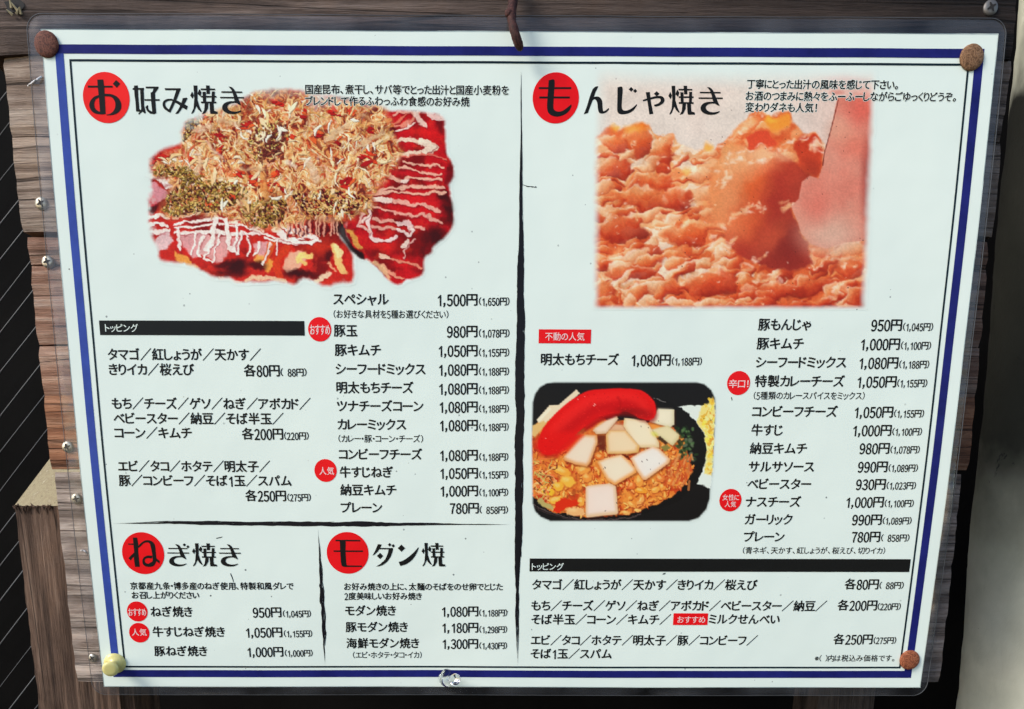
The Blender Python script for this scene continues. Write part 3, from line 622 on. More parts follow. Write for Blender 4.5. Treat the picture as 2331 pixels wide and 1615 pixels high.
def paint_bowl():
    rnd = random.Random(3)
    A = Art(1200, 858, 1640, 1196)
    z = lambda pts: [(1195 + x / 4.561, 850 + y / 4.561) for x, y in pts]
    W, H = A.W, A.H
    black = (29, 28, 28)
    RR = z([(75, 1350), (68, 700), (75, 300), (100, 210), (150, 140), (220, 100), (300, 90), (1780, 90), (1860, 110), (1930, 170), (1968, 250), (1975, 340), (1962, 700), (1945, 1000), (1920, 1200), (1915, 1300), (1880, 1410), (1800, 1500), (1700, 1532), (260, 1532), (160, 1490), (100, 1430)])
    A.rgb[:] = black
    A.poly(RR, black, 2.2)
    # pale plate with yellow shreds behind the bowl
    A.poly(z([(1580, 345), (1700, 330), (1830, 328), (1975, 300), (1955, 700), (1940, 1050), (1930, 1195), (1760, 1135), (1850, 980), (1880, 780), (1850, 640), (1760, 480)]), (212, 222, 212), 1.6)
    A.poly(z([(1830, 328), (1905, 300), (1900, 270), (1940, 240), (1975, 270), (1960, 700), (1935, 1060), (1860, 1040), (1885, 780), (1850, 620), (1780, 500), (1810, 420)]), (226, 206, 110), 2.5, .9)
    for i in range(150):
        x, y = rnd.uniform(1800, 1965), rnd.uniform(260, 1050)
        if not inside([(1830, 400), (1960, 260), (1955, 1050), (1870, 1040), (1890, 760), (1850, 620), (1790, 500)], x, y): continue
        A.stroke(z([(x, y), (x + rnd.uniform(-25, 25), y + rnd.uniform(-40, 40))]), rnd.uniform(1, 3.5), rnd.choice([(232, 216, 80), (228, 190, 60), (214, 160, 50), (222, 224, 150), (206, 140, 50), (234, 228, 140)]), 1, .8)
    A.poly(z([(1600, 350), (1500, 290), (1340, 250), (1200, 230), (400, 300), (60, 560), (60, 1350), (300, 1480), (700, 1530), (1000, 1510), (1300, 1440), (1600, 1320), (1780, 1140), (1860, 960), (1882, 800), (1860, 650), (1790, 520), (1700, 420)]), (27, 26, 26), 1.5, 1)
    A.stroke(z([(70, 1350), (220, 1430), (420, 1490), (640, 1520), (860, 1520), (1050, 1500), (1200, 1460)]), 1.0, (96, 80, 78), 1.2, .8)
    A.stroke(z([(70, 1370), (220, 1450), (420, 1505), (640, 1530), (860, 1530)]), .8, (70, 56, 56), 1.2, .7)
    A.stroke(z([(1340, 255), (1450, 295)]), .7, (130, 126, 122), .8, .8)
    # filling of the bowl
    FILL = z([(62, 640), (120, 520), (300, 420), (900, 480), (1550, 560), (1700, 900), (1740, 980), (1690, 1110), (1580, 1220), (1440, 1320), (1250, 1400), (1000, 1465), (640, 1480), (420, 1450), (290, 1440), (130, 1320), (62, 1200)])
    win, k = A.mask_poly(wob(FILL + [FILL[0]], rnd, 1.2), 2)
    n1 = _fbm(W, H, 16, 5, 3); n2 = _fbm(W, H, 7, 8, 2)
    K = _full(A, win, k)
    A._mix((0, W, 0, H), K, (212, 116, 48))
    A._mix((0, W, 0, H), K * _sm(.54, .74, n1), (188, 66, 32)); A._mix((0, W, 0, H), K * _sm(.55, .75, n2) * .5, (134, 54, 30)); A._mix((0, W, 0, H), K * _sm(.5, .3, n1) * .6, (228, 154, 66))
    fz = [(p[0], p[1]) for p in FILL]
    for i in range(380):
        x, y = rnd.uniform(1210, 1580), rnd.uniform(1010, 1176)
        if not inside(fz, x, y): continue
        L = rnd.uniform(5, 13); w = rnd.uniform(2, 4.2); an = rnd.uniform(0, 3.14)
        c = rnd.choice([(230, 154, 62), (222, 130, 50), (234, 176, 86), (214, 106, 44), (226, 146, 72), (200, 76, 36)])
        dx, dy = math.cos(an) * L / 2, math.sin(an) * L / 2
        P = np.array([(x - dx, y - dy), (x, y), (x + dx, y + dy)])
        A.stroke(P + np.array([1, 1.8]), [w * .6, w, w * .5], (128, 34, 20), 1.2, .75)
        A.stroke(P, [w * .6, w, w * .5], c, .9, .95)
        A.stroke(P + np.array([-.6, -w * .35]), [w * .15, w * .35, w * .1], (240, 196, 116), .8, .55)
    for x, y, rx, ry, c, ro in [(380, 1010, 110, 45, (232, 160, 60), .35), (600, 1000, 70, 48, (228, 150, 66), -.2), (440, 1120, 80, 62, (236, 176, 66), .1), (640, 1080, 48, 48, (224, 140, 60), 0), (340, 1170, 60, 50, (234, 170, 56), .2), (220, 1220, 80, 50, (234, 180, 50), .3), (320, 1310, 75, 40, (236, 176, 66), -.3), (770, 860, 60, 34, (216, 110, 44), .1), (580, 1330, 40, 50, (232, 160, 66), 0), (1185, 1120, 36, 60, (230, 150, 64), 0), (1195, 1215, 66, 34, (232, 150, 50), .1), (1420, 1180, 34, 40, (228, 144, 60), -.4), (1500, 1120, 48, 40, (228, 136, 60), .1), (1100, 1360, 55, 28, (224, 150, 70), .6), (1200, 1320, 50, 26, (228, 160, 84), -.7), (1350, 1210, 50, 30, (230, 160, 70), -.4), (1110, 1160, 40, 40, (216, 110, 50), 0), (1400, 1090, 50, 34, (218, 120, 56), .2), (1040, 1440, 45, 22, (226, 160, 84), .1), (1160, 1420, 40, 20, (232, 176, 96), .1)]:
        A.blob(1195 + x / 4.561 + 1.2, 850 + y / 4.561 + 2, rx / 4.561, ry / 4.561, (150, 50, 24), .25, .7, ro)
        A.blob(1195 + x / 4.561, 850 + y / 4.561, rx / 4.561, ry / 4.561, c, .22, .97, ro)
        A.blob(1195 + (x - rx * .2) / 4.561, 850 + (y - ry * .3) / 4.561, rx / 9.5, ry / 10, (244, 206, 124), .6, .6, ro)
    A.poly(z([(290, 1430), (320, 1330), (380, 1290), (520, 1310), (560, 1350), (500, 1380), (420, 1390), (340, 1450)]), (206, 48, 26), 2)
    A.poly(z([(410, 1400), (520, 1385), (610, 1400), (610, 1470), (520, 1475), (440, 1465)]), (222, 170, 110), 2.5)
    A.blob(1195 + 490 / 4.561, 850 + 1410 / 4.561, 9, 5, (232, 190, 130), .6, .8)
    for i in range(60):      # loose shreds at the left rim
        x, y = rnd.uniform(65, 260), rnd.uniform(900, 1330)
        A.stroke(wob(z([(x, y), (x + rnd.uniform(-30, 60), y + rnd.uniform(-40, 40)), (x + rnd.uniform(0, 110), y + rnd.uniform(-50, 60))]), rnd, .4), rnd.uniform(.6, 1.5), rnd.choice([(206, 150, 90), (222, 110, 60), (232, 180, 110), (112, 56, 36), (190, 170, 90), (178, 60, 40)]), .7, .9)
    A.poly(z([(120, 1330), (150, 1290), (280, 1370), (290, 1420), (200, 1390)]), (176, 160, 96), 2)
    warp(A, 600, 10, 2.5, 5, 1.6); sharpen(A, .8)
    # green onion
    for i in range(70):
        x, y = rnd.gauss(1660, 42), rnd.uniform(560, 910)
        x += (y - 740) * .12
        A.blob(1195 + x / 4.561, 850 + y / 4.561, rnd.uniform(2, 6), rnd.uniform(2, 6), rnd.choice([(40, 62, 36), (60, 92, 54), (30, 40, 28), (84, 118, 70), (36, 50, 34), (96, 110, 84)]), .4, .8, rnd.uniform(0, 3))
    for i in range(60):
        x, y = rnd.uniform(1480, 1730), rnd.uniform(830, 1120)
        A.stroke(wob(z([(x, y), (x + rnd.uniform(-50, 20), y + rnd.uniform(20, 90))]), rnd, .5), rnd.uniform(1, 3), rnd.choice([(206, 100, 46), (196, 116, 62), (186, 70, 36), (214, 140, 80)]), 1.1, .75)
    # cheese and rice-cake pieces
    sheet = [[(340, 330), (530, 165), (565, 205), (330, 420), (250, 470)], [(120, 480), (250, 330), (345, 325), (380, 370), (200, 520), (130, 510)]]
    for P in sheet: A.poly(z(P), (222, 206, 172), 1.5); 
    A.poly(z([(120, 480), (250, 350), (270, 370), (150, 500)]), (232, 220, 190), 2)
    A.poly(z([(70, 540), (190, 490), (220, 520), (100, 660), (66, 640)]), (214, 176, 110), 2.5)
    cubes = [([(1350, 420), (1380, 365), (1545, 372), (1545, 530), (1500, 560), (1290, 500), (1290, 450)], (222, 214, 186), (206, 196, 160)), ([(1290, 590), (1480, 540), (1600, 640), (1590, 680), (1530, 750), (1380, 650)], (218, 204, 160), (196, 182, 130)),
             ([(700, 590), (830, 500), (950, 440), (965, 470), (840, 620), (740, 630)], (226, 204, 178), (206, 170, 130)), ([(880, 590), (930, 530), (1010, 540), (1040, 590)], (214, 170, 130), (200, 150, 110)),
             ([(1015, 540), (1030, 460), (1250, 490), (1300, 560), (1390, 720), (1390, 770), (1150, 770), (1080, 650)], (228, 212, 180), (214, 188, 140)), ([(835, 640), (870, 590), (1040, 590), (1190, 760), (1170, 820), (1040, 835), (850, 835)], (226, 202, 164), (212, 160, 90)),
             ([(390, 880), (560, 680), (620, 635), (740, 640), (755, 700), (670, 930), (640, 965), (520, 945), (410, 905)], (230, 208, 184), (214, 150, 90)), ([(745, 920), (830, 880), (1000, 840), (1080, 910), (1160, 1000), (1150, 1030), (930, 1160), (850, 1110), (790, 1010)], (230, 212, 186), (220, 150, 80)),
             ([(1090, 880), (1190, 820), (1330, 755), (1390, 780), (1505, 890), (1490, 930), (1250, 1105), (1220, 1100), (1150, 1000)], (232, 220, 210), (220, 170, 120)), ([(625, 1180), (650, 1165), (880, 1140), (940, 1170), (965, 1450), (950, 1460), (640, 1495), (625, 1470)], (226, 208, 194), (214, 180, 140))]
    for P, c, e in cubes:
        Q = np.array(z(P))
        A.poly(Q + np.array([2.5, 3.5]), (92, 34, 20), 3.5, .5)
        A.poly(Q, e, 1.6)
        ctr = Q.mean(0)
        A.poly(ctr + (Q - ctr) * .86 + np.array([-.8, -2.0]), c, 6, .95)
        A.poly(ctr + (Q - ctr) * .6 + np.array([1.5, 0]), [min(v + 6, 238) for v in c], 14, .5)
    A.poly(z([(1360, 670), (1400, 650), (1480, 720), (1460, 740)]), (56, 40, 28), 2, .9); A.poly(z([(1400, 760), (1470, 740), (1510, 770), (1450, 810)]), (130, 120, 60), 2); A.blob(1195 + 1340 / 4.561, 850 + 630 / 4.561, 8, 5, (206, 206, 90), .8, .7, .5)
    A.poly(z([(1000, 840), (1070, 850), (1090, 900)]), (84, 30, 20), 1.5, .9); A.poly(z([(750, 640), (830, 640), (840, 800), (760, 800)]), (96, 36, 24), 3, .85)
    # the red roe sac
    roe = z([(240, 735), (300, 640), (410, 530), (540, 420), (690, 325), (860, 290), (1040, 275), (1160, 300), (1230, 350), (1280, 410)])
    wr = np.array([24, 30, 33, 34, 33, 29, 26, 29, 27, 16.])
    A.stroke(wob(roe, rnd, 0) + np.array([3, 6]), np.interp(np.linspace(0, 1, 28), np.linspace(0, 1, 10), wr), (110, 14, 14), 7, .55)
    A.stroke(wob(roe, rnd, 0), np.interp(np.linspace(0, 1, 28), np.linspace(0, 1, 10), wr), (216, 24, 24), 1.8, 1)
    A.stroke(wob(roe, rnd, 0) + np.array([3, 9]), np.interp(np.linspace(0, 1, 28), np.linspace(0, 1, 10), wr * .5), (172, 16, 22), 12, .55)
    A.stroke(wob(roe, rnd, 0) + np.array([-3, -8]), np.interp(np.linspace(0, 1, 28), np.linspace(0, 1, 10), wr * .35), (230, 40, 36), 9, .6)
    A.blob(1195 + 1050 / 4.561, 850 + 400 / 4.561, 28, 9, (120, 16, 18), .8, .7); A.blob(1195 + 1220 / 4.561, 850 + 420 / 4.561, 20, 10, (150, 20, 22), .8, .6)
    A.stroke(wob(z([(640, 560), (760, 470), (880, 420), (980, 400)]), rnd, .5), [5, 9, 8, 7, 6, 8, 9, 7, 5, 3], (196, 18, 22), 6, .8)
    A.stroke(wob(z([(600, 610), (720, 520), (860, 455), (960, 430)]), rnd, .5), 2.5, (120, 10, 14), 4, .5)
    A.stroke(wob(z([(960, 250), (985, 300), (980, 360)]), rnd, .3), 2.0, (168, 14, 18), 5, .6)
    A.poly(z([(120, 700), (200, 600), (420, 600), (600, 640), (440, 800), (330, 850), (170, 850), (110, 770)]), (214, 24, 24), 9, .9)
    for i in range(500):
        x, y = rnd.uniform(1215, 1500), rnd.uniform(895, 1040); wn = A.rgb[int(y) - A.y0, int(x) - A.x0]
        if wn[0] > 150 and wn[1] < 50: A.blob(x, y, rnd.uniform(.8, 2.2), rnd.uniform(.6, 1.4), (236, 52, 44) if rnd.random() < .5 else (176, 14, 20), .6, .35)
    for x, y in [(720, 318), (712, 335), (728, 325), (210, 672), (615, 238), (545, 268)]:
        A.blob(1195 + x / 4.561, 850 + y / 4.561, 1.8, 1.0, (236, 170, 160), .5, .8, .4)
    for x, y in [(825, 970), (815, 985), (1210, 910), (1390, 930), (1260, 890), (835, 1420), (945, 1340), (1200, 545), (1275, 560), (1380, 490), (1300, 990), (1860, 465), (1925, 478)]:
        A.stroke(z([(x, y), (x + rnd.uniform(-8, 8), y + rnd.uniform(4, 16))]), .7, (50, 40, 34), .6, .9)
    win, k = A.mask_poly(RR, 2.5)
    A.a[:] = _full(A, win, k)
    return A
# ---------------------------------------------------------------- building helpers
def link(name, me, mat=None, parent=None):
    o = bpy.data.objects.new(name, me); COL.objects.link(o)
    if mat is not None: me.materials.append(mat)
    if parent is not None: o.parent = parent
    return o
def tag(o, label=None, cat=None, group=None, kind=None):
    for k, v in (('label', label), ('category', cat), ('group', group), ('kind', kind)):
        if v: o[k] = v
    return o
def thing(name, label, cat, loc=(0, 0, 0), group=None):
    o = bpy.data.objects.new(name, None); COL.objects.link(o); o.location = loc; o.empty_display_size = .02
    return tag(o, label, cat, group)

class Shape:
    """collects flat pieces (in sheet metres) and solid pieces into one mesh"""
    def __init__(s): s.v = []; s.f = []; s.k = 0
    def raw(s, V, F):
        o = len(s.v); s.v += [tuple(map(float, p)) for p in V]; s.f += [tuple(o + i for i in q) for q in F]
    def flat(s, P, h):
        """a flat printed outline P [(x, z)...] lying h above the sheet; later pieces lie a hair higher"""
        P = [(float(a), float(b)) for a, b in P]
        T = tessellate_polygon([[Vector((a, b, 0)) for a, b in P]])
        A = np.array(P); h = h + s.k * 2.5e-6; s.k += 1
        s.raw(onsheet(A[:, 0], A[:, 1], h), [tuple(t) for t in T])
    def quadstrip(s, A, B, h):
        n = len(A); A = np.asarray(A, float); B = np.asarray(B, float); h = h + s.k * 2.5e-6; s.k += 1
        V = np.concatenate([onsheet(A[:, 0], A[:, 1], h), onsheet(B[:, 0], B[:, 1], h)])
        s.raw(V, [(i, i + 1, n + i + 1, n + i) for i in range(n - 1)])
    def rect(s, x0, x1, z0, z1, h, n=24):
        if abs(x1 - x0) < abs(z1 - z0):
            t = np.linspace(z0, z1, n); s.quadstrip([(x0, q) for q in t], [(x1, q) for q in t], h)
        else:
            t = np.linspace(x0, x1, n); s.quadstrip([(q, z0) for q in t], [(q, z1) for q in t], h)
    def build(s, name, mat, parent=None, smooth=False):
        me = bpy.data.meshes.new(name); me.from_pydata(s.v, [], s.f); me.update()
        bm = bmesh.new(); bm.from_mesh(me); bmesh.ops.recalc_face_normals(bm, faces=bm.faces)
        flip = [f for f in bm.faces if f.normal.y > .9]
        if len(flip) and all(abs(f.normal.y) > .9 for f in bm.faces): bmesh.ops.reverse_faces(bm, faces=flip)
        bm.to_mesh(me); bm.free()
        if smooth:
            me.polygons.foreach_set('use_smooth', [True] * len(me.polygons))
        return link(name, me, mat, parent)

def tube(path, radii, seg=14, flat=1.0):
    """vertices and faces of a bent round bar"""
    path = [Vector(p) for p in path]; V = []; F = []
    up = Vector((.3, .2, .9)); n = len(path)
    for i, p in enumerate(path):
        d = (path[min(i + 1, n - 1)] - path[max(i - 1, 0)]).normalized()
        a = d.cross(Vector((1, 0, 0))) if abs(d.x) < .8 else d.cross(Vector((0, 0, 1)))
        a.normalize(); b = d.cross(a)
        for k in range(seg):
            t = 2 * math.pi * k / seg
            V.append(p + (a * math.cos(t) + b * math.sin(t) * flat) * radii[i])
    for i in range(n - 1):
        for k in range(seg):
            F.append((i * seg + k, i * seg + (k + 1) % seg, (i + 1) * seg + (k + 1) % seg, (i + 1) * seg + k))
    F.append(tuple(range(seg))[::-1]); F.append(tuple((n - 1) * seg + k for k in range(seg)))
    return V, F
def lathe(prof, seg=32):
    """(radius, along) profile turned around -Y"""
    V = []; F = []
    for r, y in prof:
        for k in range(seg):
            t = 2 * math.pi * k / seg; V.append((r * math.cos(t), -y, r * math.sin(t)))
    for i in range(len(prof) - 1):
        for k in range(seg): F.append((i * seg + k, i * seg + (k + 1) % seg, (i + 1) * seg + (k + 1) % seg, (i + 1) * seg + k))
    F.append(tuple(range(seg))); F.append(tuple((len(prof) - 1) * seg + k for k in range(seg))[::-1])
    return V, F

# ---------------------------------------------------------------- the background: dark recess, wires, pale post
rnd = random.Random(2)
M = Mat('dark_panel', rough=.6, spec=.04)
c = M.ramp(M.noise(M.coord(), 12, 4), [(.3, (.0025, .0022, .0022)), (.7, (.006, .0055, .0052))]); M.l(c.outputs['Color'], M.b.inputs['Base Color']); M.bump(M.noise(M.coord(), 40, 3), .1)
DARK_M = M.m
M = Mat('thin_wire', rough=.45, spec=.5); M.col((.085, .085, .085)); WIRE_M = M.m

BACK = .19
s = Shape()
def box(s, x0, x1, y0, y1, z0, z1):
    V = [(x, y, z) for x in (x0, x1) for y in (y0, y1) for z in (z0, z1)]
    s.raw(V, [(0, 1, 3, 2), (4, 6, 7, 5), (0, 4, 5, 1), (2, 3, 7, 6), (0, 2, 6, 4), (1, 5, 7, 3)])
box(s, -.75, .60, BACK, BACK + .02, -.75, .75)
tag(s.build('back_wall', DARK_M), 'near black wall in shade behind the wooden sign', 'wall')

net = thing('wire_screen', 'dark screen of thin slanting wires left of the wooden sign', 'wire screen', (-.35, BACK - .006, 0))
def child_pts(V, o): return [(a[0] - o.location[0], a[1] - o.location[1], a[2] - o.location[2]) for a in V]
WY = BACK - .006
for k in range(-7, 22):
    # slanting wires; each leans like the one seen from (0, 410 + 88k) towards the upper right
    y0 = 318 + 88.0 * k + rnd.uniform(-16, 16)
    p = at(-60, y0 + 78, WY); q = at(330, y0 - 420 + rnd.uniform(-14, 14), WY); p, q = p - (q - p) * .9, q + (q - p) * (.7 if k < 8 else 0)
    V, F = tube([p, (p + q) / 2 + np.array([0, rnd.uniform(-.001, .001), 0]), q], [rnd.uniform(.0002, .0005)] * 3, 6)
    s = Shape(); s.raw(child_pts(V, net), F); o = s.build('wire', WIRE_M, net, True)

M = Mat('pale_render', rough=.8, spec=.2)
v = M.coord()
c = M.ramp(M.noise(v, 24, 5, .6), [(.3, (.60, .60, .47)), (.55, (.74, .73, .58)), (.75, (.80, .78, .63))]).outputs['Color']
ch = M.noise(M.coord(1, 1, .7), 62, 5, .7, 1.2)
c = M.mix(M.ramp(ch, [(.66, (0, 0, 0)), (.70, (1, 1, 1))]).outputs['Color'], c, (.20, .20, .19))
# shade painted into the colour across the upper middle of the pillar
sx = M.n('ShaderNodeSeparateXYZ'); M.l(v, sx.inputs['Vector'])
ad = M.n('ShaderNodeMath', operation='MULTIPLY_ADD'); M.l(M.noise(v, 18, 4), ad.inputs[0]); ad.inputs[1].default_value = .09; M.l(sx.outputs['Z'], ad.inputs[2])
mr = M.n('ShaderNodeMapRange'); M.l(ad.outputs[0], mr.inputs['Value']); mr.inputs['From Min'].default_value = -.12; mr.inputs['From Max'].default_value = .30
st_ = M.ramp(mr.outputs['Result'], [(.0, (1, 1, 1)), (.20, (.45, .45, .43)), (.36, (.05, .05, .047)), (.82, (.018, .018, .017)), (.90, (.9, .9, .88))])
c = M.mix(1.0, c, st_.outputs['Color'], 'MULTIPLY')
M.l(c, M.b.inputs['Base Color']); M.bump(ch, .18, .003)
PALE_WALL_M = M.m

# ---------------------------------------------------------------- the wooden sign board
RIGHT_TONE = [(1, 1, 1), (.36, .37, .40)]
W_STOPS = [(.13, .088, .064), (.33, .24, .18), (.49, .38, .30), (.60, .50, .41)]
W_WARM = [(.13, .062, .040), (.33, .175, .115), (.48, .30, .215), (.58, .44, .355)]
W_ORANGE = [(.16, .06, .03), (.40, .17, .085), (.54, .27, .15), (.60, .40, .28)]
W_DARK = [(.018, .014, .012), (.045, .034, .029), (.075, .058, .050), (.12, .098, .088)]
W_HEAD = [(.040, .027, .021), (.095, .066, .053), (.165, .118, .097), (.27, .21, .175)]
W_POST = [(.028, .016, .011), (.090, .054, .037), (.175, .108, .074), (.30, .21, .155)]
WOOD_GREY = wood('weathered_plank', W_STOPS, seed=.3, right_tone=RIGHT_TONE)
WOOD_WARM = wood('reddish_plank', W_WARM, seed=1.7, right_tone=RIGHT_TONE)
WOOD_ORANGE = wood('orange_plank', W_ORANGE, seed=3.3, right_tone=RIGHT_TONE)
WOOD_SAW = wood('rough_sawn_plank', [(.15, .112, .088), (.39, .31, .255), (.58, .48, .405), (.68, .60, .52)], saw=21, seed=2.9, right_tone=RIGHT_TONE)
WOOD_DARK = wood('dark_header_plank', W_HEAD, seed=4.1, right_tone=[(1, 1, 1), (.17, .155, .15)])
WOOD_POST = wood('post_wood', W_POST, vertical=True, seed=5.2)
WOOD_LEG = wood('dark_leg_wood', W_DARK, vertical=True, seed=7.2)
m = Mat('fresh_end_grain', rough=.8, spec=.2)
v = m.coord()
c = m.ramp(m.noise(m.coord(60, 22, 4), 9, 7, .7), [(.3, (.16, .12, .07)), (.44, (.44, .37, .22)), (.56, (.34, .27, .16)), (.66, (.52, .46, .30)), (.8, (.58, .52, .36))]); m.l(c.outputs['Color'], m.b.inputs['Base Color'])
END_M = m.m

board = thing('wooden_sign', 'weathered wooden sign of rough stacked planks on posts behind the menu', 'sign', (0, .004, 0))
PF = .0045        # front of the planks
def plank(L, Rr, y_top, y_bot, mat, front=PF, thick=.017, jag=.0003, name='plank', ripple=0., seed=0):
    """a rough plank; L and Rr give its end lines in photo pixels as ((x, y) top, (x, y) bottom)"""
    r = random.Random(seed)
    zt = float(at(1100, y_top, front)[2]); zb = float(at(1100, y_bot, front)[2])
    n = max(3, int((zt - zb) / .004)); nx = 40
    def xs(E, z):
        (xa, ya), (xb, yb) = E
        a = at(xa, ya, front); b = at(xb, yb, front)
        t = (z - a[2]) / (b[2] - a[2] + 1e-12)
        return a[0] + (b[0] - a[0]) * t
    V = []; F = []
    rows = []
    for i in range(n + 1):
        z = zt + (zb - zt) * i / n
        x0 = xs(L, z) + r.uniform(-jag, jag); x1 = xs(Rr, z) + r.uniform(-jag, jag)
        w = ripple * math.sin(z * 1450 + 2 * math.sin(z * 310)) + r.uniform(-.0002, .0002)
        rows.append((x0 - w * .5, x1 + w * .5, z, w))
    bev = .0011
    for side in (0, 1):
        for i, (x0, x1, z, w) in enumerate(rows):
            for j in range(nx + 1):
                t = j / nx
                x = x0 + (x1 - x0) * t
                y = front if side == 0 else front + thick
                if side == 0:
                    y -= w * .6
                    if i in (0, n): y += bev
                    if j in (0, nx): y += bev
                zz = z
                if i in (0, n): zz += r.uniform(-.0002, .0002) + .0005 * math.sin(x * 60 + seed)
                V.append((x, y, zz))
    m_ = nx + 1; N = (n + 1) * m_
    for i in range(n):
        for j in range(nx):
            a = i * m_ + j
            F.append((a, a + m_, a + m_ + 1, a + 1)); F.append((N + a, N + a + 1, N + a + m_ + 1, N + a + m_))
    for j in range(nx):
        a, b = j, n * m_ + j
        F.append((a, a + 1, N + a + 1, N + a)); F.append((b + 1, b, N + b, N + b + 1))
    for i in range(n):
        a, b = i * m_, i * m_ + nx
        F.append((a + m_, a, N + a, N + a + m_)); F.append((b, b + m_, N + b + m_, N + b))
    s = Shape(); s.raw(child_pts(V, board), F)
    return s.build(name, mat, board)
# top header runs past the frame on the left
plank(((-70, -120), (-40, 126)), ((2328, -120), (2308, 132)), -140, 127, WOOD_DARK, PF - .002, seed=1)
plank(((4, 128), (23, 314)), ((2309, 128), (2291, 250)), 128.5, 314.5, WOOD_GREY, seed=2)
plank(((23, 317), (49, 530)), ((2291, 250), (2264, 530)), 317, 531, WOOD_GREY, seed=3)
plank(((58, 541), (66, 603)), ((2256, 541), (2250, 603)), 541.5, 604, WOOD_WARM, seed=4, jag=.0003)
plank(((67, 606), (83, 784)), ((2250, 606), (2236, 777)), 606, 784, WOOD_WARM, seed=5)
plank(((84, 788.5), (96, 901)), ((2236, 778), (2226, 895)), 788.5, 901, WOOD_WARM, seed=6)
plank(((97, 903), (114, 1070)), ((2226, 895), (2208, 1062)), 903, 1070, WOOD_ORANGE, seed=7)
plank(((121, 1079), (173, 1555)), ((2193, 1079), (2143, 1545)), 1079, 1556, WOOD_SAW, seed=8, ripple=.00025, jag=.00025)

# posts behind the planks
PB = PF + .018
def prism(Ptop_px, x_right_px, y_bot_px, y, depth, name, mat, rise=.0, end_mat=None, right_bot=None, segs=26, seed=0):
    r = random.Random(seed)
    a = at(*Ptop_px, y); b = at(Ptop_px[0] + (y_bot_px - Ptop_px[1]) * .1217, y_bot_px, y)
    xr = at(x_right_px, Ptop_px[1], y)[0]
    V = []; F = []
    for i in range(segs + 1):
        t = i / segs; z = a[2] + (b[2] - a[2]) * t; x0 = a[0] + (b[0] - a[0]) * t + r.uniform(-.0004, .0004); x1 = xr + (b[0] - a[0]) * t * .15
        g = rise * (1 - t) if i == 0 else 0
        V += [(x0 + .0008, y, z), (x1, y, z), (x1, y + depth, z + (rise if i == 0 else 0)), (x0, y + depth, z + (rise if i == 0 else 0))]
    for i in range(segs):
        for k in range(4):
            q = (k + 1) % 4
            F.append((i * 4 + k, i * 4 + q, (i + 1) * 4 + q, (i + 1) * 4 + k))
    F.append((segs * 4, segs * 4 + 1, segs * 4 + 2, segs * 4 + 3))
    s = Shape(); s.raw(child_pts(V, board), F); o = s.build(name, mat, board)
    if end_mat:
        top = V[:4]
        e = Shape(); lift = .0002
        e.raw(child_pts([(p[0], p[1], p[2] + lift) for p in top] , o) if False else [(p[0] - board.location[0], p[1] - board.location[1], p[2] + lift) for p in top], [(0, 1, 2, 3)])
        e.build('cut_end', end_mat, o)
    return o
def splinters(o, P0, P1, n, seed):
    r = random.Random(seed); s = Shape()
    for k in range(n):
        t = r.random(); a = np.array(P0) + (np.array(P1) - np.array(P0)) * t + np.array([r.uniform(-.0006, .0006), -.0004, r.uniform(-.0006, .0004)])
        V, F = tube([a, a + np.array([r.uniform(-.0015, .0015), r.uniform(-.0012, .0004), r.uniform(-.004, .0018)])], [r.uniform(.0003, .0008), .0001], 5); s.raw(child_pts(V, board), F)
    return s.build('splinter', WOOD_POST, o)
post = prism((30, 1153), 232, 1760, PB, .042, 'post', WOOD_POST, rise=.025, end_mat=END_M, seed=1)
splinters(post, at(32, 1153, PB), at(120, 1153, PB), 46, 3)
def plain_post(xl, xr, yt, yb, y, depth, mat, name='leg', lean=0.):
    a = at(xl, 1600, y); b = at(xr, 1600, y); zt = at(xl, yt, y)[2]; zb = at(xl, yb, y)[2]
    V = []; n = 12
    for i in range(n + 1):
        z = zt + (zb - zt) * i / n; d = lean * (i / n)
        V += [(a[0] + d, y, z), (b[0] + d, y, z), (b[0] + d, y + depth, z), (a[0] + d, y + depth, z)]
    F = [(i * 4 + k, i * 4 + (k + 1) % 4, i * 4 + 4 + (k + 1) % 4, i * 4 + 4 + k) for i in range(n) for k in range(4)] + [(0, 3, 2, 1), (n * 4, n * 4 + 1, n * 4 + 2, n * 4 + 3)]
    s = Shape(); s.raw(child_pts(V, board), F); return s.build(name, mat, board)
plain_post(222, 306, 1300, 1800, PB + .004, .034, WOOD_POST)
plain_post(1862, 1990, 1300, 1800, PB + .022, .034, WOOD_LEG)

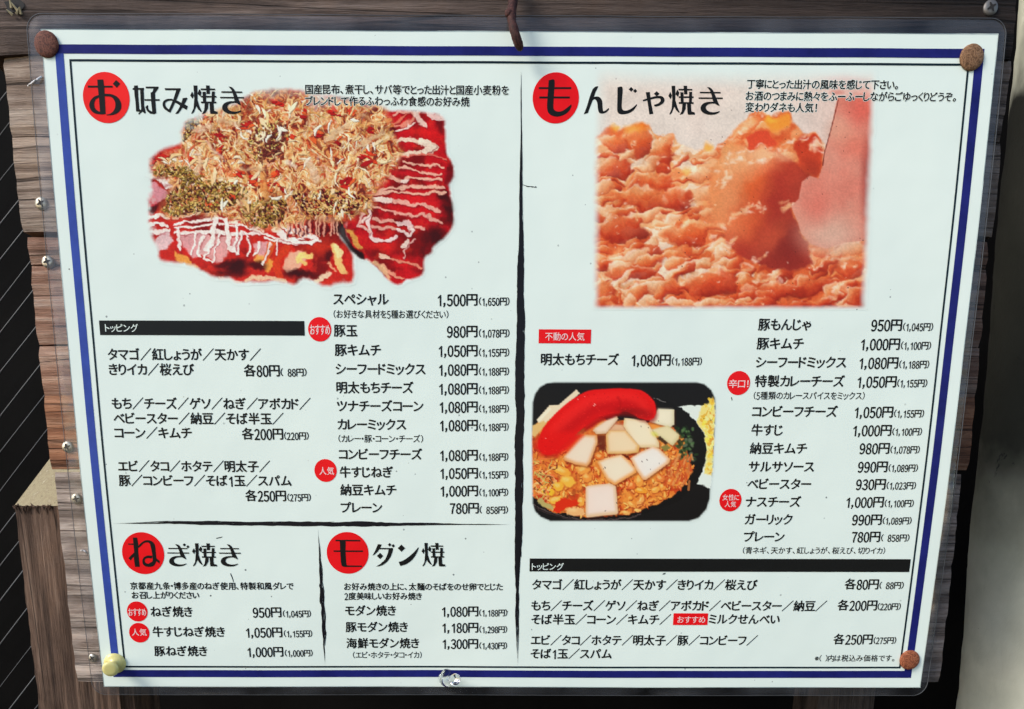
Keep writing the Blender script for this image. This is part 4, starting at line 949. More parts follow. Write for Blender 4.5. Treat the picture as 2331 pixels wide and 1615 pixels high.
# screws
M = Mat('screw_zinc', rough=.38, spec=.5); M.b.inputs['Metallic'].default_value = .75
c = M.ramp(M.noise(M.coord(), 600, 4), [(.35, (.30, .26, .19)), (.6, (.56, .52, .42))]); M.l(c.outputs['Color'], M.b.inputs['Base Color']); SCREW_M = M.m
M = Mat('screw_recess', rough=.8); M.col((.012, .010, .009)); HOLE_M = M.m
def screw(px, py, r=.0030, y=PF, rot=0., dark=False):
    c = at(px, py, y)
    V, F = lathe([(r, -.0008), (r, .0003), (r * .93, .0007), (r * .55, .00105), (.0001, .0012)], 28)
    s = Shape(); s.raw([(a + c[0] - board.location[0], b + c[1] - board.location[1], d + c[2] - board.location[2]) for a, b, d in V], F)
    o = s.build('screw', SCREW_M if not dark else DARKSCREW_M, board, True)
    g = Shape(); w = r * .15; L = r * .62
    for k in (0, 1):
        t = rot + k * math.pi / 2; ca, sa = math.cos(t), math.sin(t)
        P = [(-L, -w * .6), (-w * 1.2, -w * 1.2), (w * 1.2, -w * 1.2), (L, -w * .6), (L, w * .6), (w * 1.2, w * 1.2), (-w * 1.2, w * 1.2), (-L, w * .6)]
        V = []
        for (a, b) in P:
            x, z = a * ca - b * sa, a * sa + b * ca
            q = math.hypot(x, z) / r
            V.append((c[0] + x - board.location[0], c[1] - (.00128 + .00002 * k) + .0006 * max(q - .3, 0) * .35 - board.location[1], c[2] + z - board.location[2]))
        g.raw(V, [tuple(range(8))])
    g.build('cross_recess', HOLE_M, o)
    return o
M = Mat('old_steel', rough=.5); M.b.inputs['Metallic'].default_value = .6; M.col((.16, .15, .14)); DARKSCREW_M = M.m
for px, py, rr, ro in [(95, 464, .0029, .5), (109.5, 597, .0028, .3), (155, 1018, .0028, .35), (175, 1136, .0027, .2), (212, 1498, .0023, .6)]:
    screw(px, py, rr, PF, ro)
screw(2254, 19, .0032, PF - .002, .5, True)
# torn knot hole at the top left corner with pale splinters
s = Shape()
c0 = at(35, 14, PF - .0024)
ring = [(c0[0] + (.0052 if i % 2 else .0037) * math.cos(i * .55) * rnd.uniform(.7, 1.1), c0[1], c0[2] + (.0042 if i % 2 else .003) * math.sin(i * .55) * rnd.uniform(.7, 1.1)) for i in range(11)]
s.raw(child_pts(ring, board), [tuple(range(11))]); s.build('knot_hole', HOLE_M, board)
s = Shape()
for k in range(5):
    a = c0 + np.array([rnd.uniform(-.002, .003), -.0006, rnd.uniform(-.004, .0005)])
    V, F = tube([a, a + np.array([rnd.uniform(-.002, .002), -.0012, rnd.uniform(.001, .004)])], [.0007, .0002], 5); s.raw(child_pts(V, board), F)
s.build('splinter', END_M, board)

# ---------------------------------------------------------------- pale round post at the right edge
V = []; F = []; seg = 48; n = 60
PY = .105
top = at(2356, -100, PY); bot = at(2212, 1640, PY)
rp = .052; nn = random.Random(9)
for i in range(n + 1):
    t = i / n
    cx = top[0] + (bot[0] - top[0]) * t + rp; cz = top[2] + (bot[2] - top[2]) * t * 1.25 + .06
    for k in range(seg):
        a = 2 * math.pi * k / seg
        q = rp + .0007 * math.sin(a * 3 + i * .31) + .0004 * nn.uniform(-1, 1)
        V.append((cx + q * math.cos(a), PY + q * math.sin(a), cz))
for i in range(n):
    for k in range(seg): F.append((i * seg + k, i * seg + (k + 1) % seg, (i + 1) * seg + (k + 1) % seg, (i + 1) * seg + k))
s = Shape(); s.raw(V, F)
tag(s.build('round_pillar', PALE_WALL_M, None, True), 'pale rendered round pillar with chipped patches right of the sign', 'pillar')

# ---------------------------------------------------------------- the laminated menu
menu = thing('laminated_menu', 'white laminated Japanese menu with blue border tacked to the wooden sign', 'menu', (0, 0, 0))
H_PHOTO, H_INK, H_TOP = 5e-5, 1.1e-4, 1.9e-4

nz, nx = 80, 56
X = np.linspace(-SHW / 2, SHW / 2, nx); Z = np.linspace(-SHH / 2, SHH / 2, nz)
GX, GZ = np.meshgrid(X, Z)
s = Shape(); s.raw(onsheet(GX.ravel(), GZ.ravel(), 0), [(j * nx + i, j * nx + i + 1, (j + 1) * nx + i + 1, (j + 1) * nx + i) for j in range(nz - 1) for i in range(nx - 1)])
s.build('paper', PAPER_M, menu, True)

# clear film margin around the paper
M = Mat('clear_film'); t = M.t
for q in list(t.nodes): t.nodes.remove(q)
out = t.nodes.new('ShaderNodeOutputMaterial'); tr = t.nodes.new('ShaderNodeBsdfTransparent'); gl = t.nodes.new('ShaderNodeBsdfGlossy'); df = t.nodes.new('ShaderNodeBsdfDiffuse')
mx = t.nodes.new('ShaderNodeMixShader'); mx2 = t.nodes.new('ShaderNodeMixShader'); fr = t.nodes.new('ShaderNodeFresnel'); fr.inputs['IOR'].default_value = 1.5
tr.inputs['Color'].default_value = (.90, .91, .93, 1); gl.inputs['Roughness'].default_value = .12; df.inputs['Color'].default_value = (.75, .78, .84, 1)
tc = t.nodes.new('ShaderNodeTexCoord'); ns = t.nodes.new('ShaderNodeTexNoise'); ns.inputs['Scale'].default_value = 38; ns.inputs['Detail'].default_value = 3
bp = t.nodes.new('ShaderNodeBump'); bp.inputs['Strength'].default_value = .5; bp.inputs['Distance'].default_value = .004
t.links.new(tc.outputs['Object'], ns.inputs['Vector']); t.links.new(ns.outputs['Fac'], bp.inputs['Height'])
t.links.new(bp.outputs['Normal'], gl.inputs['Normal']); t.links.new(bp.outputs['Normal'], fr.inputs['Normal'])
mr = t.nodes.new('ShaderNodeMapRange'); mr.inputs['To Min'].default_value = .006; mr.inputs['To Max'].default_value = .055
mr.inputs['From Min'].default_value = .35; mr.inputs['From Max'].default_value = .7
t.links.new(ns.outputs['Fac'], mr.inputs['Value'])
t.links.new(mr.outputs['Result'], mx2.inputs['Fac']); t.links.new(tr.outputs[0], mx2.inputs[1]); t.links.new(df.outputs[0], mx2.inputs[2])
t.links.new(fr.outputs[0], mx.inputs['Fac']); t.links.new(mx2.outputs[0], mx.inputs[1]); t.links.new(gl.outputs[0], mx.inputs[2]); t.links.new(mx.outputs[0], out.inputs['Surface'])
FILM_M = M.m
M = Mat('film_edge', rough=.3, spec=.5); M.col((.10, .105, .11)); FILM_EDGE_M = M.m

def rounded(x0, x1, z0, z1, r, n=8, side=34):
    P = []
    for cx, cz, a0 in ((x1 - r, z1 - r, 0), (x0 + r, z1 - r, 90), (x0 + r, z0 + r, 180), (x1 - r, z0 + r, 270)):
        P += [(cx + r * math.cos(R(a0 + 90 * k / n)), cz + r * math.sin(R(a0 + 90 * k / n))) for k in range(n + 1)]
    Q = []
    for i in range(len(P)):
        a, b = P[i], P[(i + 1) % len(P)]
        L = math.dist(a, b); k = max(1, int(L / .008))
        Q += [(a[0] + (b[0] - a[0]) * q / k, a[1] + (b[1] - a[1]) * q / k) for q in range(k)]
    return Q
OUT = rounded(-.2160, .2134, -.1528, .1546, .007)
e = .00035
INN = []
for x, z in OUT:   # nearest point on the paper edge rectangle
    hx, hz = SHW / 2 - e, SHH / 2 - e
    x_, z_ = max(-hx, min(hx, x)), max(-hz, min(hz, z)); INN.append((x_, z_))
s = Shape(); A = np.array(OUT); B = np.array(INN); n = len(A)
K = 7; rows = []
for j in range(K + 1):
    t = j / K; Q = A + (B - A) * t
    side = np.exp(-((Q[:, 1] + .088) / .042) ** 4) * (Q[:, 0] > .2)          # the film has buckled along the lower right edge
    hgt = -.0003 * (1 - t) + 4e-5 * t + side * .0016 * math.sin(math.pi * t) * (1 + .4 * np.sin(Q[:, 1] * 90))
    hgt = hgt + .00025 * math.sin(math.pi * t) * np.sin(Q[:, 0] * 55 + Q[:, 1] * 80)
    rows.append(onsheet(Q[:, 0], Q[:, 1], hgt))
s.raw(np.concatenate(rows), [(j * n + i, j * n + (i + 1) % n, (j + 1) * n + (i + 1) % n, (j + 1) * n + i) for j in range(K) for i in range(n)]); s.build('film_margin', FILM_M, menu, True)
s = Shape(); cen = A.mean(0); w = .00017
Bo = A + (A - np.array([0, 0])) / np.linalg.norm(A, axis=1)[:, None] * 0
I2 = np.stack([np.clip(A[:, 0], -.2160 + w, .2134 - w), np.clip(A[:, 1], -.1528 + w, .1546 - w)], 1)
nA = A + (np.stack([np.clip(A[:, 0], -.2090, .2064), np.clip(A[:, 1], -.1458, .1476)], 1) - A) / .007 * w
V = np.concatenate([onsheet(A[:, 0], A[:, 1], .0002), onsheet(nA[:, 0], nA[:, 1], .0002), onsheet(A[:, 0], A[:, 1], -.0004)])
s.raw(V, [(i, (i + 1) % n, n + (i + 1) % n, n + i) for i in range(n)] + [(i, 2 * n + i, 2 * n + (i + 1) % n, (i + 1) % n) for i in range(n)]); s.build('film_edge', FILM_EDGE_M, menu)

# printed border
mmx = .001
def bar(name, x0, x1, z0, z1, mat, h=H_INK):
    s = Shape(); s.rect(x0 * mmx, x1 * mmx, z0 * mmx, z1 * mmx, h, 60); return s.build(name, mat, menu)
bar('border_band', -204.4, 204.4, 138.75, 142.4, NAVY_M); bar('border_band', -204.4, 204.4, -143.25, -139.5, NAVY_M)
bar('border_band', -204.4, -200.7, -139.5, 138.75, BLUE_M); bar('border_band', 200.6, 204.4, -139.5, 138.75, NAVY_M)
bar('border_line', -198.4, 198.4, 135.65, 136.55, LINE_M); bar('border_line', -198.4, 198.4, -138.2, -137.3, LINE_M)
bar('border_line', -198.4, -197.5, -137.3, 135.65, LINE_M); bar('border_line', 197.5, 198.4, -137.3, 135.65, LINE_M)

# printed photographs
def photo(A, name, step, label):
    ys = np.arange(0, A.H - 1e-6, step); xs = np.arange(0, A.W - 1e-6, step)
    yi, xi = ys.astype(int), xs.astype(int)
    rgb = A.rgb[np.ix_(yi, xi)]; al = A.a[np.ix_(yi, xi)]
    PX, PY = np.meshgrid(xs + A.x0 + .5, ys + A.y0 + .5)
    gx, gz = sheet(PX.ravel(), PY.ravel())
    V = onsheet(gx, gz, H_PHOTO)
    h, w = al.shape
    i = np.arange(h * w).reshape(h, w)
    F = np.stack([i[:-1, :-1], i[1:, :-1], i[1:, 1:], i[:-1, 1:]], -1).reshape(-1, 4)
    q = al.ravel()
    keep = q[F].max(1) > .004
    F = F[keep]
    used = np.unique(F); remap = -np.ones(h * w, int); remap[used] = np.arange(len(used))
    V = V[used]; F = remap[F]; q = q[used]
    col = np.concatenate([ink(rgb.reshape(-1, 3)[used]), q[:, None]], 1).astype(np.float32)
    me = bpy.data.meshes.new(name)
    me.vertices.add(len(V)); me.vertices.foreach_set('co', V.astype(np.float32).ravel())
    me.loops.add(F.size); me.loops.foreach_set('vertex_index', F.ravel().astype(np.int32))
    me.polygons.add(len(F)); me.polygons.foreach_set('loop_start', np.arange(0, F.size, 4, dtype=np.int32))
    me.update(calc_edges=True)
    a = me.color_attributes.new('print', 'FLOAT_COLOR', 'POINT'); a.data.foreach_set('color', col.ravel())
    o = link(name, me, PHOTO_M, menu); o['label'] = label
    return o
photo(paint_pancake(), 'food_photo', 1.25, 'printed photo of a savoury pancake heaped with shavings and red sauce')
photo(paint_batter(), 'food_photo', 1.4, 'printed photo of orange batter lifted by a spatula')
photo(paint_bowl(), 'food_photo', 1.25, 'printed photo of a black bowl with red roe and cheese cubes')

# ---------------------------------------------------------------- lettering
fc = bpy.data.curves.new('glyph_source', 'FONT'); fo = bpy.data.objects.new('glyph_source', fc); COL.objects.link(fo)
fc.resolution_u = 3
GL = {}
WIDE = {**{str(k): chr(0xFF10 + k) for k in range(10)}, '(': '（', ')': '）', ',': '，'}
COMMA = [(.02, .11), (.135, .11), (.13, -.04), (.055, -.20), (.0, -.185), (.055, -.04), (.05, .0), (.02, .0)]
ONE = [(.0, .555), (.17, .70), (.225, .70), (.225, .0), (.155, .0), (.155, .595), (.035, .50), (.0, .50)]
def glyph(ch):
    key = ch
    if key == ',': return np.array(COMMA), [tuple(t) for t in tessellate_polygon([[Vector((a, c, 0)) for a, c in COMMA]])], .135
    if key == '1': return np.array(ONE), [tuple(t) for t in tessellate_polygon([[Vector((a, c, 0)) for a, c in ONE]])], .225
    if key not in GL:
        fc.body = WIDE.get(ch, ch); fc.size = 1
        dg = bpy.context.evaluated_depsgraph_get(); dg.update()
        e = fo.evaluated_get(dg); me = e.to_mesh()
        V = np.array([(v.co.x, v.co.y) for v in me.vertices]).reshape(-1, 2); F = [tuple(p.vertices) for p in me.polygons]
        e.to_mesh_clear()
        if len(V):
            x0, x1 = V[:, 0].min(), V[:, 0].max(); V = V - np.array([x0, 0]); w = x1 - x0
        else: w = 0
        GL[key] = (V, F, w)
    return GL[key]
def line(S, s, x0, x1, yc, em, h, off=.029, squeeze=None):
    """set string s so that its ink runs from pixel x0 to x1 on the height yc; em is the type size in mm"""
    xa, za = sheet(x0, yc); xb, zb = sheet(x1, yc); zc = (float(za) + float(zb)) / 2; xa, xb = float(xa), float(xb)
    pen = 0.; items = []
    for ch in s:
        if ch == ' ': pen += .5; continue
        V, F, w = glyph(ch)
        kx, ky, dz = 1., 1., 0.
        if ch in '0123456789': kx, ky, dz = (.78 if ch != '1' else 1.), 1.17, -.055; w = w * kx; adv = .5; lead = (adv - w) / 2
        elif ch == ',': adv = .30; lead = .05; 
        elif ch in '()': adv = .34; lead = .05 if ch == '(' else .04; ky = .92
        elif ch in '（）': adv = .42; lead = .1 if ch == '（' else .05; ky = .92
        elif ch in '、。': adv = .55; lead = .04
        elif ch == '・': adv = .36; lead = (.36 - w) / 2
        elif ch == '／': adv = .98; lead = (.98 - w) / 2
        elif ch == '！': adv = .6; lead = .2
        else: adv = max(w + .10, .45); lead = .05
        items.append((V, F, pen + lead, kx, ky, dz, w)); pen += adv
    i0 = items[0][2]; i1 = max(q[2] + q[6] for q in items)
    k = (xb - xa) / (i1 - i0); em *= .001
    for V, F, px, kx, ky, dz, w in items:
        X = xa + (px - i0 + V[:, 0] * kx) * k; Zz = zc + ((V[:, 1] - .37) * ky + dz + .0) * em
        for i, (ox, oz) in enumerate(STAMP if off < .03 else HALO):
            q = off * em
            S.raw(onsheet(X + ox * q, Zz + oz * q, h + (i % 4) * 4e-6), F)
STAMP = [(1, .35), (-1, -.35), (.25, .8), (-.25, -.8)]
HALO = [(math.cos(t * math.pi / 5), math.sin(t * math.pi / 5)) for t in range(10)]
def lettering(name, runs, mat=None, parent=None, h=H_INK, off=.029):
    S = Shape()
    for r in runs: line(S, *r[:5], h, r[5] if len(r) > 5 else off)
    return S.build(name, mat or BLACK_M, parent or menu)
N_, P_, T_, S_ = 5.75, 5.75, 3.9, 3.9      # name, price, tax, small note (mm)
def row(name, n, y, price=None, py=None, tax=None, ty=None, em=N_):
    o = lettering('menu_item', [(name, n[0], n[1], y, em)])
    lettering('price', [(price[0], price[1], price[2], py, P_)], None, o); lettering('tax_price', [(tax[0], tax[1], tax[2], ty, T_)], None, o)
    return o
ROWS = [
 ('スペシャル', (758.8, 884.2), 681.7, ('1,500円', 997.1, 1086.4), 682.5, ('(1,650円)', 1090.4, 1159.4), 686.5),
 ('豚玉', (760.3, 812.9), 753.4, ('980円', 1018, 1086.4), 754.5, ('(1,078円)', 1090.4, 1159.4), 758.9),
 ('豚キムチ', (762.5, 866.7), 797.5, ('1,050円', 999.3, 1086.5), 798.3, ('(1,155円)', 1090.4, 1159), 802.7),
 ('シーフードミックス', (764.7, 968), 840.7, ('1,080円', 1000, 1086.6), 841.3, ('(1,188円)', 1090.5, 1158.5), 845.7),
 ('明太もちチーズ', (766.2, 940.6), 883, ('1,080円', 1000.4, 1086.6), 884.5, ('(1,188円)', 1090.5, 1158.3), 888.2),
 ('ツナチーズコーン', (767.5, 963.2), 925, ('1,080円', 1001.5, 1086.8), 926.2, ('(1,188円)', 1090.6, 1158), 930.6),
 ('カレーミックス', (769, 924), 966.8, ('1,080円', 1002.2, 1087), 968, ('(1,188円)', 1090.8, 1157.5), 972.2),
 ('コンビーフチーズ', (771.7, 960.5), 1034.7, ('1,080円', 1002.6, 1087), 1036, ('(1,188円)', 1091, 1156.8), 1040.2),
 ('牛すじねぎ', (774, 894), 1075.3, ('1,050円', 1003, 1087.3), 1077, ('(1,155円)', 1091, 1156.8), 1080.8),
 ('納豆キムチ', (775, 901.8), 1116, ('1,000円', 1003.7, 1087.5), 1117.2, ('(1,100円)', 1091.2, 1156.5), 1121),
 ('プレーン', (776, 869.3), 1156, ('780円', 1024.6, 1089.3), 1156.7, ('( 858円)', 1091.9, 1156), 1161),
 ('明太もちチーズ', (1231.7, 1408.2), 818.9, ('1,080円', 1438.5, 1526), 819.5, ('(1,188円)', 1529.3, 1597.5), 822.8),
 ('豚もんじゃ', (1726.6, 1845.7), 739.5, ('950円', 1983.9, 2052.7), 740, ('(1,045円)', 2055.6, 2123.6), 744.5),
 ('豚キムチ', (1723.3, 1829), 782.7, ('1,000円', 1960.6, 2047.9), 783.3, ('(1,100円)', 2051, 2119), 787),
 ('シーフードミックス', (1721, 1926.2), 825.4, ('1,080円', 1956.9, 2044), 826, ('(1,188円)', 2047, 2114.8), 829.8),
 ('特製カレーチーズ', (1719, 1921.8), 868.4, ('1,050円', 1952.5, 2040), 868.9, ('(1,155円)', 2042.4, 2110.4), 872.6),
 ('コンビーフチーズ', (1712.8, 1905.8), 937.5, ('1,050円', 1946.4, 2032.5), 938, ('(1,155円)', 2035.4, 2103), 941.7),
 ('牛すじ', (1711, 1781.4), 979.6, ('1,000円', 1942.6, 2028.6), 979.6, ('(1,100円)', 2031.4, 2098.3), 982.9),
 ('納豆キムチ', (1707.5, 1836.3), 1021.3, ('980円', 1957.3, 2024.2), 1020.6, ('(1,078円)', 2027, 2093.3), 1023.9),
 ('サルサソース', (1704.7, 1853), 1062.9, ('990円', 1953.6, 2019.8), 1062.5, ('(1,089円)', 2022.7, 2089), 1065.7),
 ('ベビースター', (1701.8, 1845.7), 1102.4, ('930円', 1949.2, 2015.4), 1102.4, ('(1,023円)', 2018.3, 2084.5), 1105.7),
 ('ナスチーズ', (1698, 1822.5), 1142.9, ('1,000円', 1927.3, 2011), 1142.9, ('(1,100円)', 2013.9, 2079.7), 1146.2),
 ('ガーリック', (1696, 1803.4), 1182.9, ('990円', 1940.4, 2006.7), 1182.9, ('(1,089円)', 2009.5, 2074.6), 1185.7),
 ('プレーン', (1693.3, 1785.2), 1222.3, ('780円', 1939.3, 2003), 1221.9, ('( 858円)', 2005.8, 2069.8), 1224.7),
 ('ねぎ焼き', (343.3, 437.7), 1393, ('950円', 575.9, 640), 1393.7, ('(1,045円)', 644.3, 707.6), 1397.4),
 ('牛すじねぎ焼き', (348, 511.4), 1438.7, ('1,050円', 560.7, 642), 1439.3, ('(1,155円)', 646.4, 710.5), 1442.6),
 ('豚ねぎ焼き', (351.7, 471.3), 1482.7, ('1,000円', 564, 644.3), 1483.6, ('(1,000円)', 648.6, 711.5), 1487),
 ('モダン焼き', (786.2, 900.8), 1390.5, ('1,080円', 1006.9, 1088.3), 1391.6, ('(1,188円)', 1091, 1154.5), 1395.3),
 ('豚モダン焼き', (787.3, 927.9), 1427.8, ('1,180円', 1007.5, 1088.3), 1428.5, ('(1,298円)', 1091.3, 1154.2), 1433.2),
 ('海鮮モダン焼き', (788.8, 953.7), 1464.7, ('1,300円', 1008.2, 1087.8), 1465.3, ('(1,430円)', 1091.3, 1154), 1470),
]
for r in ROWS: row(*r)
TOP = [
 [('タマゴ／紅しょうが／天かす／', 245.9, 593.9, 807.7, N_)],
 [('きりイカ／桜えび', 248.5, 441.5, 841.7, N_), ('各80円', 555.5, 636.2, 843.9, P_), ('( 88円)', 638.9, 697.6, 847.9, T_)],
 [('もち／チーズ／ゲソ／ねぎ／アボカド／', 255, 706.8, 919.5, N_)],
 [('ベビースター／納豆／そば半玉／', 259, 645.4, 953.4, N_)],
 [('コーン／キムチ', 261, 436, 986, N_), ('各200円', 551, 643.9, 988, P_), ('(220円)', 647, 702.5, 992.6, T_)],
 [('エビ／タコ／ホタテ／明太子／', 269.3, 614.7, 1062, N_)],
 [('豚／コンビーフ／そば1玉／スパム', 271, 663, 1094.7, N_)],
 [('各250円', 558.8, 650.5, 1128.7, P_), ('(275円)', 654.2, 707.3, 1132.7, T_)],
 [('タマゴ／紅しょうが／天かす／きりイカ／桜えび', 1211.7, 1723.5, 1331.7, N_), ('各80円', 1923.2, 1999.6, 1330, P_), ('( 88円)', 2002, 2056.7, 1332.8, T_)],
 [('もち／チーズ／ゲソ／ねぎ／アボカド／ベビースター／納豆／', 1210, 1881.3, 1379.5, N_), ('各200円', 1907, 1996, 1378, P_), ('(220円)', 1998, 2050, 1381, T_)],
 [('そば半玉／コーン／キムチ／', 1210, 1526.4, 1410.6, N_), ('ミルクせんべい', 1613.6, 1774.5, 1410, N_)],
 [('エビ／タコ／ホタテ／明太子／豚／コンビーフ／', 1209, 1724, 1458, N_), ('各250円', 1897.6, 1986, 1455.4, P_), ('(275円)', 1988.7, 2039.7, 1458.2, T_)],
 [('そば1玉／スパム', 1208.4, 1392, 1488.6, N_)],
]
for r in TOP:
    o = lettering('topping_line', r[:1])
    for q, nm in zip(r[1:], ('price', 'tax_price') if '円' in r[-1][0] and '(' in r[-1][0] and len(r) == 3 else (('tax_price',) if '(' in r[-1][0] else ('topping_name',))): lettering(nm, [q], None, o)
NOTES = [
 ('（お好きな具材を5種お選びください）', 759.6, 1020.6, 716, S_), ('（カレー・豚・コーン・チーズ）', 770.6, 963, 999.2, S_), ('（5種類のカレースパイスをミックス）', 1715.7, 1967.9, 901.3, S_),
 ('（青ネギ、天かす、紅しょうが、桜えび、切りイカ）', 1690.9, 2014.6, 1253.7, 3.7), ('※( )内は税込み価格です。', 1854.8, 2036, 1498.8, 3.8), ('（エビ・ホタテ・タコ・イカ）', 803.6, 959.8, 1491.4, S_),
]
for r in NOTES: lettering('small_note', [r], off=.014)
DESC = [
 ('京都産九条・博多産のねぎ使用、特製和風ダレで', 297, 668, 1334.5, 4.0), ('お召し上がりください', 300.3, 453.3, 1355.5, 4.0), ('お好み焼きの上に、太麺のそばをのせ卵でとじた', 783.6, 1144.3, 1336.2, 4.0), ('2度美味しいお好み焼き', 784.5, 959.8, 1357.7, 4.0),
 ('丁寧にとった出汁の風味を感じて下さい。', 1700.5, 2044, 193, 4.1), ('お酒のつまみに熱々をふーふーしながらごゆっくりどうぞ。', 1697.7, 2175.9, 220.4, 4.1), ('変わりダネも人気！', 1697, 1859, 245.6, 4.1),
 ('国産昆布、煮干し、サバ等でとった出汁と国産小麦粉を', 695.4, 1157.9, 205.3, 4.1), ('ブレンドして作るふわっふわ食感のお好み焼', 695.4, 1068.4, 231.6, 4.1),
]
for i, r in enumerate(DESC):
    o = lettering('description_line', [r], off=.029)
    if i >= 4: lettering('white_halo', [r], WHITE_M, o, h=8e-5, off=.062)

# red labels and black banners
def ellipse(px, py, r, n=64):
    x, z = sheet(px, py); return [(float(x) + r * math.cos(2 * math.pi * k / n), float(z) + r * math.sin(2 * math.pi * k / n)) for k in range(n)]
def badge(px, py, r, words, mat=RED_M):
    s = Shape(); s.flat(ellipse(px, py, r * .001), H_INK); o = s.build('recommendation_badge', mat, menu)
    lettering('badge_lettering', words, PALE_M, o, H_TOP, .014)
badge(727.9, 750.3, 5.4, [('おすすめ', 706, 751, 751.4, 5.1)])
badge(741.2, 1071.6, 5.4, [('人気', 727.4, 760.3, 1072.7, 4.0)])
badge(312.7, 1392.4, 5.15, [('おすすめ', 292.7, 332.4, 1394, 4.3)])
badge(317.2, 1440.8, 5.1, [('人気', 300.7, 333.9, 1439.7, 3.9)])
badge(1681.2, 872.6, 5.45, [('辛口！', 1659, 1703.6, 874.3, 4.0)])
badge(1662.6, 1139, 5.4, [('女性に', 1644.8, 1682.3, 1133, 3.1), ('人気', 1649.9, 1675, 1148.4, 3.0)])
def banner(name, px0, px1, py0, py1, mat, words, lname, lmat, off=.01):
    a = [sheet(px0, py0), sheet(px1, py0), sheet(px0, py1), sheet(px1, py1)]
    x0 = float(a[0][0] + a[2][0]) / 2; x1 = float(a[1][0] + a[3][0]) / 2; z1 = float(a[0][1] + a[1][1]) / 2; z0 = float(a[2][1] + a[3][1]) / 2
    s = Shape(); s.rect(x0, x1, z0, z1, H_INK, 12); o = s.build(name, mat, menu)
    lettering(lname, words, lmat, o, H_TOP, off)
banner('topping_banner', 226.8, 693.3, 730.7, 763.9, BLACK_M, [('トッピング', 239.7, 314.7, 747.4, 3.9)], 'banner_lettering', WHITE_M)
banner('topping_banner', 1205.5, 2071.5, 1272.5, 1302, BLACK_M, [('トッピング', 1210.8, 1283.2, 1290.4, 3.9)], 'banner_lettering', WHITE_M)
banner('red_tag', 1226.2, 1345.3, 750.4, 782.2, RED_M, [('不動の人気', 1240.9, 1330.4, 766.9, 3.9)], 'tag_lettering', PALE_M)
banner('red_tag', 1532.4, 1611, 1396.5, 1423.3, RED_M, [('おすすめ', 1542, 1605, 1411, 3.9)], 'tag_lettering', PALE_M)

# display headings: thick uprights, hairline crossbars
def arcpoly(P, n=4):
    """close a control outline; smooth it where the points ask for a curve"""
    return P
def D(x, y, r, q=None): q = q or r; return [(x, y - q), (x + r, y), (x, y + q), (x - r, y)]
def smooth_path(P, n=5):
    P = [np.array(p, float) for p in P]; Q = [2 * P[0] - P[1]] + P + [2 * P[-1] - P[-2]]; out = []
    for i in range(1, len(Q) - 2):
        for k in range(n):
            t = k / n; a, b, c, d = Q[i - 1:i + 3]
            out.append(.5 * (2 * b + (c - a) * t + (2 * a - 5 * b + 4 * c - d) * t * t + (3 * b - a - 3 * c + d) * t ** 3))
    out.append(P[-1]); return out
def crescent(outer, inner): return smooth_path(outer) + smooth_path(inner)
KI_BOWL = crescent([(2040, 466), (1960, 471), (1902, 498), (1877, 545), (1890, 590), (1940, 624), (2010, 636), (2080, 626), (2128, 596)], [(2122, 588), (2070, 602), (2010, 600), (1962, 578), (1945, 540), (1962, 510), (2000, 493), (2060, 490), (2092, 502)])
KI = [smooth_path([(1960, 275), (2005, 285), (2040, 322), (2072, 395), (2126, 522)]) + smooth_path([(2100, 514), (2045, 472), (2025, 400), (2000, 322)]), [(1867, 337), (2138, 340), (2138, 358), (1867, 356)], [(1851, 410), (2165, 412), (2165, 431), (1851, 428)], KI_BOWL]
YAKI = [[(1500, 261), (1551, 261), (1554, 430), (1543, 520), (1505, 610), (1480, 633), (1471, 627), (1502, 560), (1512, 430)], smooth_path([(1546, 430), (1560, 470), (1582, 540), (1613, 604)]) + [(1600, 609), (1562, 575), (1532, 520)], [(1483, 340), (1506, 385), (1490, 436), (1457, 393)], [(1578, 308), (1606, 350), (1590, 406), (1553, 370)],
        [(1664, 260), (1713, 262), (1716, 371), (1672, 371)], [(1595, 300), (1784, 302), (1784, 322), (1595, 321)], [(1619, 345), (1663, 345), (1666, 478), (1626, 478)], [(1740, 340), (1781, 340), (1776, 478), (1738, 478)], [(1600, 397), (1801, 398), (1801, 418), (1600, 418)], [(1600, 471), (1801, 473), (1801, 494), (1600, 494)],
        [(1650, 488), (1697, 488), (1692, 560), (1656, 624), (1612, 636), (1640, 588)], [(1711, 488), (1763, 488), (1771, 592), (1816, 605), (1818, 633), (1724, 633), (1717, 600)]]
O_ = [[(239, 185), (319, 183), (331, 280), (337, 400), (350, 636), (300, 641), (258, 632), (276, 600), (262, 420), (248, 290)], [(117, 264), (441, 266), (441, 288), (117, 290)], crescent([(262, 385), (195, 412), (147, 470), (137, 530), (165, 595), (222, 632), (300, 641)], [(292, 612), (245, 593), (213, 560), (200, 510), (215, 450), (266, 414)]),
      crescent([(330, 370), (420, 375), (502, 412), (548, 480), (552, 560), (510, 620), (440, 648), (365, 653)], [(360, 645), (410, 632), (456, 592), (478, 530), (466, 460), (420, 412), (334, 400)]), [(488, 190), (541, 238), (495, 291), (444, 240)]]
KO = [[(720, 262), (771, 260), (779, 420), (791, 568), (832, 600), (815, 616), (790, 641), (775, 632), (797, 606), (749, 602), (741, 480), (727, 380)], [(704, 295), (852, 292), (852, 318), (704, 318)], [(801, 310), (846, 310), (852, 420), (852, 520), (872, 600), (876, 616), (860, 629), (835, 606), (811, 592), (815, 560), (806, 440)],
      [(875, 275), (1043, 275), (1040, 298), (1000, 357), (938, 361), (966, 340), (977, 300), (875, 298)], [(939, 352), (997, 350), (1001, 470), (1013, 622), (985, 636), (944, 632), (960, 600), (945, 470)], smooth_path([(869, 541), (902, 519), (908, 562), (932, 590), (966, 606)]) + [(980, 633), (930, 629), (890, 592)], [(859, 440), (1058, 440), (1058, 461), (859, 461)]]
